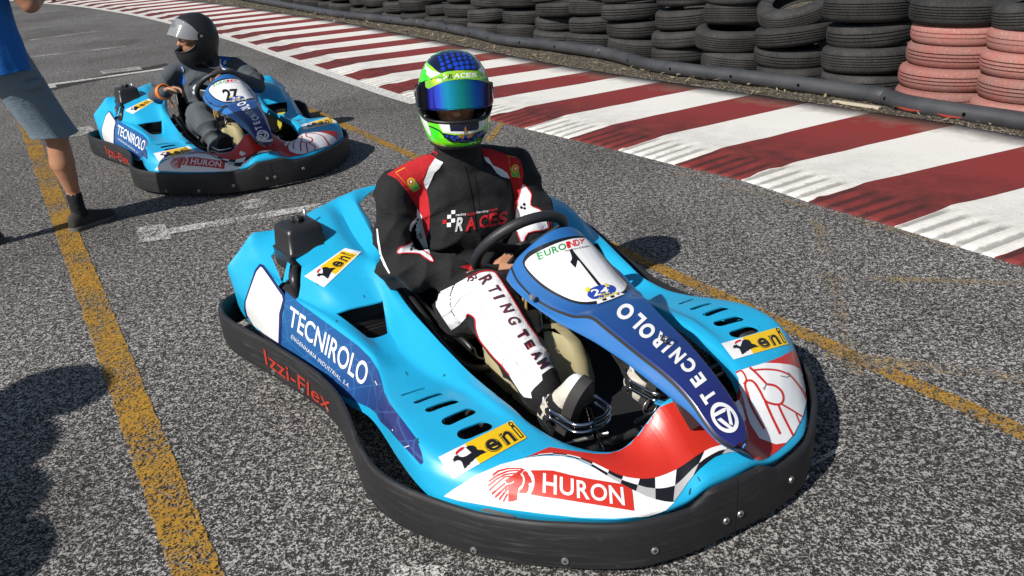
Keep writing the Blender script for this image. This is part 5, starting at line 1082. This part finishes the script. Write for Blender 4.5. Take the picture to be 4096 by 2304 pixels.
SUIT('sleeve_mark', [KS(*q) for q in (((470,1045),(492,1040),(496,1065),(474,1070)),((495,1070),(515,1062),(520,1085),(500,1092)),((455,1075),(475,1070),(480,1095),(460,1100)),((1560,625),(1580,640),(1568,660),(1548,645)),((1535,655),(1555,670),(1543,690),(1523,675)),((1565,665),(1585,678),(1572,698),(1555,685)))], P_BLK, .0034)
lettering('sleeve_lettering', [('ACES', KS((575,895),(585,960),(505,1040),(488,985)), .02), ('AC', KS((1545,745),(1650,765),(1640,815),(1530,800)), .02)], mat('dark_red_thread', (.20, .008, .02), .7), DB1, .0034, d1, L=7)
# white right trouser leg with its lettering
leg = KP((-8,400),(20,350),(130,298),(250,230),(330,190),(410,172),(460,180),(490,205),(560,310),(640,440),(730,590),(800,690),(880,800),(955,895),(980,935),(975,970),(930,985),(862,1035),(868,1080),(800,1145),(775,1180),(785,1225),(722,1217),(690,1180),(600,1040),(540,960),(480,900),(420,830),(350,740),(320,650),(310,565),(255,525),(240,560),(180,620),(118,662),(45,555),(-8,470))
SUIT('trouser_panel', [leg], C_WHT, .0022); SUIT('trouser_piping', stroke([((1-.015)*x+.015*1985, (1-.015)*y+.015*1330) for x, y in leg[3:19]], 2.4), STITCH, .0040); SUIT('trouser_piping', stroke([((1-.02)*x+.02*1985, (1-.02)*y+.02*1330) for x, y in leg[24:33]], 2.2), STITCH, .0040)
SUIT('trouser_script', stroke(KP((255,270),(270,235),(300,215),(330,205)), 2.4)+stroke(KP((275,240),(300,235),(292,258),(275,258)), 2.2)+stroke(KP((310,215),(325,232),(310,245)), 2.2), mat('maroon_thread', (.075, .010, .022), .7), .0046)
rc = []
for ch, c, ang, h, w in (('R',(402,252),52,66,100),('T',(466,332),56,58,92),('I',(506,396),57,22,88),('N',(572,488),58,70,86),('G',(628,588),57,66,90)):
    a = radians(ang); d = Vector((cos(a), sin(a))); u = Vector((d.y, -d.x)); sh = d*12; c = Vector(c)
    rc.append((ch, KP(*[tuple(p) for p in (c-d*h/2+u*w/2+sh, c+d*h/2+u*w/2+sh, c+d*h/2-u*w/2-sh, c-d*h/2-u*w/2-sh)]), .03))
lettering('trouser_script_letters', rc, mat('maroon_thread', (.075, .010, .022), .7), DB1, .0046, d1, L=7)
tm = []
for ch, c, ang, h, w in (('T',(697,702),58,62,86),('E',(757,790),57,66,70),('A',(815,870),56,72,74),('M',(872,945),55,72,88)):
    a = radians(ang); d = Vector((cos(a), sin(a))); u = Vector((d.y, -d.x)); c = Vector(c)
    tm.append((ch, KP(*[tuple(p) for p in (c-d*h/2+u*w/2, c+d*h/2+u*w/2, c+d*h/2-u*w/2, c-d*h/2-u*w/2)]), .05))
lettering('trouser_lettering', [(t[0], t[1], .085) for t in tm], STITCH, DB1, .0044, d1, L=7); lettering('trouser_lettering', [(t[0], t[1], .035) for t in tm], mat('navy_thread', (.012, .010, .020), .7), DB1, .0052, d1, L=7)
SUIT('quilt_seam', stroke(KP((350,440),(400,560),(470,680),(560,800),(640,910),(720,1040),(790,1130)), 1.2)+stroke(KP((45,555),(120,500),(200,400),(290,350),(350,420)), 1.2)+stroke(KP((545,960),(555,900),(600,850)), 1.), mat('seam_grey', (.38, .38, .40), .8), .0036)
shoe(d1, 'shoe', (-.480, -.168, .085), (-.388, -.150, .300), (-.72, -.36, .3), [P_CREAM, SOLE, C_WHT, C_BLK]); shoe(d1, 'shoe', (-.440, .095, .12), (-.345, .105, .325), (-.75, -.3, .35), [P_CREAM, SOLE, C_WHT, C_BLK])
# helmet 1
def m_gloss(nm, c, c2=None): return m_print(nm, c, c2, 12., .12, amt=.0)
H_GRN = mat('helmet_green', (.05, .78, .02), .12, coat=.5); bb = NB(H_GRN); bb.color(bb.mix(bb.ramp(bb.noise(bb.coord(), 9, 2), [(.45, 0.), (.62, 1.)]), (.04, .82, .022), (.34, .86, .02)))
H_NAVY = mat('helmet_navy', (.006, .008, .030), .10, coat=.5); H_DOT = mat('helmet_blue', (.008, .045, .38), .12, coat=.5); H_WHT = mat('helmet_white', (.72, .73, .72), .14, coat=.5); H_GRYM = mat('helmet_grey', (.13, .12, .11), .2, coat=.4); H_GOLD = mat('helmet_gold', (.42, .20, .05), .35, .4)
H_TRIM = mat('helmet_trim', (.010, .010, .012), .45)
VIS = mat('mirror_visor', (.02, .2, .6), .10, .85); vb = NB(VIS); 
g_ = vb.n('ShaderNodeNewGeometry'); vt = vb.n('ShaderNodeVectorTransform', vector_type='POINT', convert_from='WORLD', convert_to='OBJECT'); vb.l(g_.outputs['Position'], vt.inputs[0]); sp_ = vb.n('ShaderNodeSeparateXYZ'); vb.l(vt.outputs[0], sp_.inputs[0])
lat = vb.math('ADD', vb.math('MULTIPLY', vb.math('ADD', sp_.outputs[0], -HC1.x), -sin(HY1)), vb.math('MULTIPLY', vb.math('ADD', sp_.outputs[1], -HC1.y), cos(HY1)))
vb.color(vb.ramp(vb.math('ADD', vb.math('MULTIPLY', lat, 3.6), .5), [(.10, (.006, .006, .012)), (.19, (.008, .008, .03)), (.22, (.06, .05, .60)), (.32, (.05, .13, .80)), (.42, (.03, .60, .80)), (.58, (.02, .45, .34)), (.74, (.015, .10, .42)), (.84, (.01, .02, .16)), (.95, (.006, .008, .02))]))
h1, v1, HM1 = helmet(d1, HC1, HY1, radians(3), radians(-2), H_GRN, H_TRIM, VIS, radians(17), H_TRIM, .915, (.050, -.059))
HB = bvh_of(h1, v1); HS = bvh_of(h1); KM = RG(1600, 150, .31056)
HD = lambda nm, polys, m, off=.0008, sm=0, bv=None, par=None: decal(nm, polys, m, bv or HS, off, par or h1, smooth=sm, L=9, maxe=.03)
HD('crown_panel', [KM((490,445),(420,385),(365,335),(345,290),(365,235),(440,180),(550,142),(680,124),(800,138),(905,188),(990,248),(1045,310),(1058,360),(1030,405),(960,430),(850,430),(700,430),(600,440),(530,460))], H_NAVY, sm=3)
dots = [(555,405,30),(640,375,32),(715,345,34),(785,335,32),(858,325,30),(930,320,28),(945,385,30),(870,385,32),(800,392,32),(735,402,30),(545,345,28),(615,315,28),(690,288,28),(765,275,28),(835,268,26),(908,272,24),(525,295,24),(600,263,24),(675,238,24),(750,225,22),(820,222,22),(888,228,20),(510,258,18),(585,222,20),(655,198,20),(735,187,18),(805,185,18),(640,165,14),(715,155,14),(785,155,14),(570,187,16),(495,222,15)]
HD('crown_dots', [KM(*[(x+r*cos(t), y+r*.86*sin(t)) for t in [2*pi*i/16 for i in range(16)]]) for x, y, r in dots], H_DOT, .0016)
for q_ in [KM((303,312),(328,298),(350,370),(420,430),(525,462),(500,482),(400,522),(340,472),(352,430),(318,400),(298,360)), KM((1045,372),(1080,392),(1105,440),(1062,462),(1005,420)), KM((260,958),(300,985),(350,1045),(362,1110),(400,1210),(412,1272),(370,1240),(330,1170),(285,1070))]: HD('white_flash', [q_], H_WHT, .0016)
HD('dark_side', [KM((205,560),(245,575),(300,570),(345,700),(330,880),(300,830),(215,740),(200,650)), KM((280,1030),(345,1100),(380,1200),(330,1165),(290,1090))], H_NAVY, .0012)
HD('chin_white', [KM((490,1012),(540,1022),(545,1100),(562,1150),(640,1172),(655,1202),(850,1216),(1000,1182),(1062,1100),(1082,1030),(1062,970),(1102,958),(1118,1050),(1092,1140),(1040,1192),(900,1243),(700,1238),(560,1222),(520,1160),(500,1100))], H_WHT, .0014)
HD('chin_grey', [KM((545,1030),(630,1030),(645,1172),(562,1150)), KM((1005,1015),(1062,985),(1075,1060),(1010,1145))], H_GRYM, .0012); HD('chin_vent_panel', [KM((625,1032),(760,1035),(900,1028),(1010,1008),(1012,1150),(995,1188),(850,1206),(652,1206))], H_NAVY, .0020)
HD('chin_vent', [KM((655,1125),(790,1130),(790,1145),(655,1140))], H_TRIM, .0028); HD('chin_vent', [KM((880,1125),(1000,1095),(1000,1112),(880,1142))], H_TRIM, .0028)
HD('chin_blue', [KM((545,1228),(700,1255),(900,1252),(1062,1192),(1092,1200),(1062,1270),(950,1320),(800,1336),(650,1326),(570,1290))], H_NAVY, .0014); HD('chin_dots', [KM(*[(x+24*cos(t), y+18*sin(t)) for t in [2*pi*i/14 for i in range(14)]]) for x, y in ((600,1270),(670,1278),(740,1285),(840,1275),(930,1275),(1000,1255),(700,1312),(790,1322),(870,1318),(1040,1230))], H_DOT, .0022)
HD('zigzag', stroke(KM((752,1255),(772,1285)), 3)+stroke(KM((772,1290),(788,1245),(806,1305)), 3)+[KM((803,1310),(838,1140),(846,1150),(880,1305),(868,1295),(842,1190),(815,1300))]+stroke(KM((880,1295),(895,1240),(908,1285),(922,1232),(930,1255)), 3), H_GOLD, .0030)
HD('pinstripe', stroke(KM((380,1135),(500,1190),(560,1250),(650,1325),(800,1345),(950,1330),(1060,1275),(1140,1140)), 2.5), H_TRIM, .0030)
STRIP = mat('visor_strip', (.30, .52, .03), .15, coat=.4); sb = NB(STRIP); sb.color(sb.mix(sb.ramp(sb.noise(sb.coord(), 16, 2), [(.42, 0.), (.6, 1.)]), (.17, .42, .03), (.46, .52, .02)))
HD('visor_strip', [KM((325,565),(400,530),(480,498),(600,452),(700,430),(850,425),(1000,432),(1100,470),(1160,540),(1168,605),(1100,572),(1000,547),(850,535),(700,545),(560,572),(450,622),(370,662),(332,640))], STRIP, .0012, bv=HB, par=v1)
bmx = lettering('strip_lettering', [('R', KM((636,478),(690,472),(678,532),(620,536)), .02)], H_NAVY, HB, .0020, v1, L=8, maxe=.03); lettering('strip_lettering', [('A', KM((705,468),(768,462),(768,522),(690,526)), .03), ('C', KM((778,460),(845,458),(840,518),(772,520)), .03), ('E', KM((850,458),(915,456),(910,516),(845,518)), .03), ('S', KM((922,458),(990,458),(985,512),(915,515)), .03)], H_WHT, HB, .0020, v1, L=8, maxe=.03)
HD('strip_squares', [KM(*q) for q in (((560,478),(582,474),(582,496),(560,500)),((585,500),(607,496),(607,518),(585,522)),((562,520),(584,516),(584,538),(562,542)))], H_WHT, .0020, bv=HB, par=v1)

# ------------------------------------------------------------------ driver of kart 2
d2 = person('person', 'seated driver in dark grey suit and matt black helmet, visor up, looking aside', (POSE2[0], POSE2[1], 0), POSE2[2])
F = Fig(); F.skin = (1,)
F.ell((-1.33, 0, .16), (.16, .17, .12)).ell((-1.335, 0, .27), (.13, .155, .14)).ell((-1.345, 0, .40), (.13, .175, .15)).ell((-1.36, 0, .495), (.112, .195, .10))
for sg in (-1, 1): F.cap((-1.37, sg*.08, .575), (-1.36, sg*.205, .552), .062, .062)
F.cap((-1.36, 0, .55), (-1.345, -.01, .665), .078, .066, 2)
F.chain([(-1.36, -.21, .55), (-1.33, -.29, .49), (-1.30, -.352, .435)], [.066, .062, .056]).chain([(-1.30, -.352, .435), (-1.22, -.345, .45), (-1.155, -.325, .468)], [.058, .052, .043])
F.hand((-1.150, -.322, .472), (.42, .86, .10), (.55, -.2, -.8), -1, (.35, .75, .6), k=1.05)
F.chain([(-1.36, .21, .55), (-1.24, .275, .49), (-1.10, .290, .435)], [.066, .062, .056]).chain([(-1.10, .290, .435), (-1.01, .16, .50), (-.935, .055, .565)], [.056, .048, .040])
F.hand((-.930, .045, .572), (.25, -.93, .12), (.25, .1, -1), 1, (.45, .8, .6), k=1.05)
F.chain([(-1.26, -.085, .16), (-1.06, -.15, .25), (-.885, -.175, .335)], [.096, .088, .078], 3).chain([(-.885, -.175, .335), (-.74, -.172, .27), (-.57, -.165, .165)], [.078, .074, .060], 3).cap((-.57, -.165, .165), (-.52, -.16, .12), .05, .042, 4)
F.chain([(-1.26, .085, .16), (-1.06, .135, .25), (-.885, .15, .33)], [.096, .086, .074], 3).chain([(-.885, .15, .33), (-.72, .135, .27), (-.54, .112, .175)], [.074, .066, .052], 3).cap((-.54, .112, .175), (-.50, .11, .12), .05, .042, 4)
HY2 = radians(-84); HC2 = Vector((-1.325, -.025, .785)); FP2 = face(F, HC2+Vector((0, 0, -.004)), HY2, 1, radians(10))
F.fold((-1.31, -.34, .45), (.4, .7, .3), .1, .008, 80).fold((-1.3, 0, .33), (.2, .2, 1), .18, .007, 52).fold((-1.34, -.18, .48), (.2, -.6, 1), .12, .006, 62).fold((-1.15, .28, .46), (1, 0, -.3), .13, .008, 70).fold((-.9, -.17, .32), (1, 0, .5), .13, .008, 60).fold((-.68, -.17, .23), (1, 0, -.6), .16, .008, 55).fold((-1.34, .2, .5), (.3, .6, 1), .12, .006, 60)
db2 = F.build('body', [C_GRY, SKIN, C_BALA, C_GRY, SOCK], d2, voxel=.0075, smooth=4); eyes(FP2, db2); DB2 = bvh_of(db2); K2d = RG(600, 30, .34507)
S2 = lambda nm, polys, m, off=.0018: decal(nm, polys, m, DB2, off, d2, POSE2, L=5, maxe=.05)
S2('shoulder_panel', [K2d((825,570),(940,592),(905,625),(880,650),(872,725),(830,700),(812,650)), K2d((350,680),(375,670),(402,715),(380,745))], C_BLU); S2('shoulder_piping', stroke(K2d((815,600),(815,660),(840,705),(874,726)), 2.2)+stroke(K2d((365,690),(385,730),(378,745)), 2.), C_WHT, .003)
for q_ in (K2d((90,1030),(220,1040),(215,1080),(150,1130),(90,1090)), K2d((1140,960),(1280,940),(1240,1010),(1160,1000)), K2d((365,790),(395,760),(410,890),(370,880),(335,870))): S2('sleeve_panel', [q_], C_BLU)
S2('chest_star', stroke(K2d((540,900),(505,935),(530,960),(500,985),(520,1000)), 3.5)+stroke(K2d((585,950),(620,955),(655,970)), 4.), C_WHT)
S2('shoulder_mark', stroke(K2d((850,650),(865,625),(880,615)), 1.6)+stroke(K2d((855,660),(875,640),(885,645)), 1.6), C_WHT, .003)
# orange wristband
wb = Vector((-1.178, -.328, .464)); ax = Vector((.42, .12, .12)).normalized(); a_ = ax.orthogonal().normalized(); c_ = ax.cross(a_); bm = bmesh.new()
for o_ in (-.012, 0, .012): tube(bm, [wb+ax*(o_+.02)+(a_*cos(t)+c_*sin(t))*.047 for t in [2*pi*i/28 for i in range(28)]], .0075, 8, closed=True)
obj('wristband', bm, mat('orange_band', (.62, .16, .02), .5), d2)
bm = bmesh.new(); tube(bm, crom([wb+Vector((.03, .03, -.04)), wb+Vector((.035, .04, -.075)), wb+Vector((.03, .045, -.10))], 4), .006, 8); obj('band_tail', bm, mat('orange_band2', (.62, .16, .02), .5), d2)
shoe(d2, 'shoe', (-.475, -.16, .075), (-.38, -.15, .28), (-.8, 0, .35), [mat('brown_shoe', (.06, .028, .02), .6), SOLE, HAIR, SOLE]); shoe(d2, 'shoe', (-.44, .11, .08), (-.335, .115, .28), (-.8, 0, .35), [mat('brown_shoe', (.06, .028, .02), .6), SOLE, HAIR, SOLE])
H_BLK = mat('matt_black_helmet', (.014, .014, .016), .42); CLR = bpy.data.materials.new('clear_visor'); CLR.use_nodes = True; MATS['clear_visor'] = CLR
t_ = CLR.node_tree; pb = t_.nodes['Principled BSDF']; pb.inputs['Base Color'].default_value = (.55, .58, .62, 1); pb.inputs['Roughness'].default_value = .08; pb.inputs['Alpha'].default_value = .22; pb.inputs['Specular IOR Level'].default_value = .8
h2, v2, HM2 = helmet(d2, HC2, HY2, radians(12), radians(0), H_BLK, H_TRIM, CLR, radians(44), H_TRIM)
bm = bmesh.new(); tube(bm, crom([HM2 @ Vector(p) for p in ((.03, -.134, .012), (.045, -.137, -.02), (.05, -.135, -.05), (.045, -.132, -.075))], 5), .0035, 8); obj('visor_lever', bm, STEEL, h2)
# ------------------------------------------------------------------ bystanders
def cloth(rings, name, m, parent, amp, seed):
    N = 72; rows = []
    C = crom([r[0] for r in rings], 6); S = crom([Vector((r[1], r[2], 0)) for r in rings], 6)
    for i, (c, s_) in enumerate(zip(C, S)):
        hang = i/len(C); row = []
        for k in range(N):
            a = 2*pi*k/N; g = 1 + .35*amp*10*hang*noise.noise(Vector((cos(a)*2.2+seed, sin(a)*2.2, c.z*1.2)))*.6 + amp*2.2*noise.noise(Vector((cos(a)*4+seed, sin(a)*4, c.z*9)))
            row.append(c+Vector((s_.x*g*cos(a), s_.y*g*sin(a), .012*noise.noise(Vector((cos(a)*2, sin(a)*2, seed)))*hang)))
        rows.append(row)
    bm = bmesh.new(); grid(bm, rows, closed_v=True); bmesh.ops.recalc_face_normals(bm, faces=bm.faces); o = obj(name, bm, m, None); md = o.modifiers.new('s', 'SOLIDIFY'); md.thickness = .004; md.offset = -1; bake(o); o.parent = parent
    for pl in o.data.polygons: pl.use_smooth = True
    return o
def stander(label, loc, rz, mats, pose, cap_=False):
    root = person('person', label, loc, rz); F = Fig(); F.skin = (1,)
    hipz = .93; p = pose
    F.ell((0, 0, .98), (.13, .175, .13), 2).ell((0, 0, 1.10), (.125, .165, .15), 0).ell((.0, 0, 1.26), (.135, .185, .16), 0).ell((-.01, 0, 1.38), (.115, .20, .10), 0)
    F.cap((-.02, 0, 1.42), (0, 0, 1.54), .062, .058, 1)
    for sg in (-1, 1):
        F.cap((-.015, sg*.08, 1.435), (-.01, sg*.185, 1.405), .062, .066, 0)
        e, w = p['el'][sg], p['wr'][sg]; s_ = Vector((-.01, sg*.195, 1.40)); mid = s_.lerp(Vector(e), .62)
        F.cap(s_, mid, .070, .066, 0); F.cap(mid.lerp(Vector(e), .0), e, .048, .042, 1); F.cap(e, w, .044, .030, 1); F.hand(w, Vector(w)-Vector(e), (.4, -sg, -.3), sg, (.4, .5, .4))
        k, a, toe = Vector(p['kn'][sg]), Vector(p['an'][sg]), Vector(p['toe'][sg]); h = Vector((0, sg*.095, .93)); m_ = h.lerp(k, .80)
        F.cap(h, m_, .098, .082, 2) if not p.get('shorts') else F.cap(h, h.lerp(k, .6), .095, .075, 1); F.cap(m_, k, .095, .075, 2) if not p.get('shorts') else None
        if p.get('shorts'):
            F.cap(h.lerp(k, .7), k, .066, .056, 1); c_ = k.lerp(a, .34)+Vector((-.012, 0, 0)); F.cap(k, c_, .053, .062, 1); F.cap(c_, a.lerp(k, .25), .060, .035, 1); F.cap(a.lerp(k, .25), a, .034, .034, 1); F.cap(a.lerp(k, .17), a, .040, .041, 3)
        else: F.cap(k, a, .075, .060, 2)
        f = (toe-a); f.z = 0; f.normalize(); shoe(root, 'shoe', (a.x-f.x*.07, a.y-f.y*.07, .002), (a.x+f.x*.205, a.y+f.y*.205, .002), (0, 0, 1), [SHOE_D, mat('grey_sole', (.10, .095, .09), .8), mat('grey_lace', (.12, .115, .11), .8), SHOE_D], w=.047)
        F.cap(a, (a.x+f.x*.01, a.y+f.y*.01, .07), .040, .040, 3)
    if p.get('shorts'):
        for sg in (-1, 1):      # loose shorts and an untucked shirt, cut open at the hems
            k = Vector(p['kn'][sg]); h = Vector((0, sg*.088, .95)); rings = []
            for t, rx, ry in ((-.02, .125, .105), (.12, .130, .108), (.30, .124, .104), (.5, .116, .104), (.7, .112, .106), (.88, .110, .110), (.96, .112, .113)): rings.append((h.lerp(k, t), rx, ry))
            cloth(rings, 'shorts_leg', C_SHORT, root, .010, sg*3.1)
        cloth([(Vector((.0, 0, z)), rx, ry) for z, rx, ry in ((1.44, .075, .12), (1.40, .112, .19), (1.32, .14, .21), (1.20, .142, .20), (1.08, .145, .195), (.98, .155, .205), (.90, .162, .212), (.865, .166, .216))], 'shirt', C_SHIRT, root, .010, 1.3)
    P = face(F, (.015, 0, 1.655), 0.)
    F.fold((0, 0, 1.05), (.1, .4, 1), .22, .006, 42).fold((0, .1, .75), (.3, .1, 1), .22, .007, 34).fold((0, -.1, .72), (.3, -.1, 1), .22, .007, 34).fold((0, .18, 1.3), (.2, .5, 1), .16, .005, 50)
    bd = F.build('body', mats, root, voxel=.0085, smooth=4, noise_amp=.004); eyes(P, bd)
    bm = bmesh.new(); bmesh.ops.create_uvsphere(bm, u_segments=24, v_segments=14, radius=1., matrix=Matrix.Translation((-.008, 0, 1.695)) @ Matrix.Diagonal((.108, .084, .10, 1)))
    bmesh.ops.delete(bm, geom=[v for v in bm.verts if v.co.z < 1.665 + max(0, v.co.x-.01)*.75], context='VERTS'); obj('hat_crown' if cap_ else 'hair', bm, C_DENIM if cap_ else HAIR, root)
    if cap_:
        bm = bmesh.new(); rows = [[(.07+.115*t*cos(a)+.0, .085*sin(a)*(1-.1*t), 1.715-.02*t-.012*sin(a)**2) for a in [radians(-80+160*i/14) for i in range(15)]] for t in (0, .5, 1)]
        rows = [[(.0+(.09+.11*t)*cos(a), (.075+.11*t)*sin(a), 1.715-.012*t) for a in [2*pi*i/32 for i in range(33)]] for t in (0, .5, 1)]; grid(bm, rows); o = obj('hat_brim', bm, C_DENIM, root); md = o.modifiers.new('s', 'SOLIDIFY'); md.thickness = .004; o.parent = None; bake(o); o.parent = root  # brim sized to shape the shadow it throws into view
    return root, bd
A = radians(66); by1_loc = (-2.455, 4.17, 0)
w2l = lambda x, y, z: (lambda dx, dy: (dx*cos(A)+dy*sin(A), -dx*sin(A)+dy*cos(A), z))(x-by1_loc[0], y-by1_loc[1])
pose1 = dict(shorts=True, el={-1: (.09, -.285, 1.16), 1: (.10, .28, 1.16)}, wr={-1: (.27, -.17, 1.20), 1: (.28, .16, 1.22)},
    kn={-1: w2l(-2.285, 4.29, .50), 1: w2l(-2.66, 4.12, .50)}, an={-1: w2l(-2.29, 4.315, .115), 1: w2l(-2.76, 4.03, .105)}, toe={-1: w2l(-2.19, 4.50, 0), 1: w2l(-2.68, 4.20, 0)})
by1, byb = stander('man in blue shirt and grey shorts standing at the left edge', by1_loc, A, [C_SHIRT, SKIN, C_SHORT, SOCK], pose1)
stand_pose = dict(shorts=False, el={-1: (-.02, -.33, 1.16), 1: (-.02, .33, 1.16)}, wr={-1: (.12, -.26, .98), 1: (.12, .26, .98)}, kn={-1: (.02, -.12, .50), 1: (.02, .12, .50)}, an={-1: (0, -.13, .08), 1: (0, .13, .08)}, toe={-1: (.2, -.16, 0), 1: (.2, .16, 0)})
sec, _ = stander('unseen person in dark clothes outside the left edge, hat shaped for the shadow, first of four', (-3.05, 1.12, 0), radians(-20), [C_DENIM, SKIN, C_DENIM, SOCK], stand_pose, True)  # unseen figure casting the lower-left shadow, hat brim widened to suit
for loc, rz, lab in (((-3.08, .78, 0), -.2, 'unseen person in hat outside the left edge, added to fill the shadow, second of four'), ((-2.98, .50, 0), .2, 'unseen person in hat outside the left edge, added to fill the shadow, third of four'), ((-2.84, .25, 0), 1.1, 'unseen person in hat outside the lower left corner, added to fill the shadow, nearest the camera')):  # extra copies, out of view, added to broaden that shadow
    o = copy_tree(sec, None, set()); o.location = loc; o.rotation_euler = (0, 0, rz); o['label'] = lab
# pocket flap on the shorts, sock cuff
k_ = Vector(pose1['kn'][-1]); h_ = Vector((0, -.088, .95)); c_ = h_.lerp(k_, .52)
bm = bmesh.new(); rows = []
for dz in (0, -.02, -.045): rows.append([c_+Vector((.128*cos(a), .118*sin(a), dz+.10)) for a in [radians(-150+70*i/10) for i in range(11)]])
grid(bm, rows); bmesh.ops.recalc_face_normals(bm, faces=bm.faces); o = obj('pocket_flap', bm, C_SHORT, None); md = o.modifiers.new('s', 'SOLIDIFY'); md.thickness = .005; bake(o); o.parent = by1
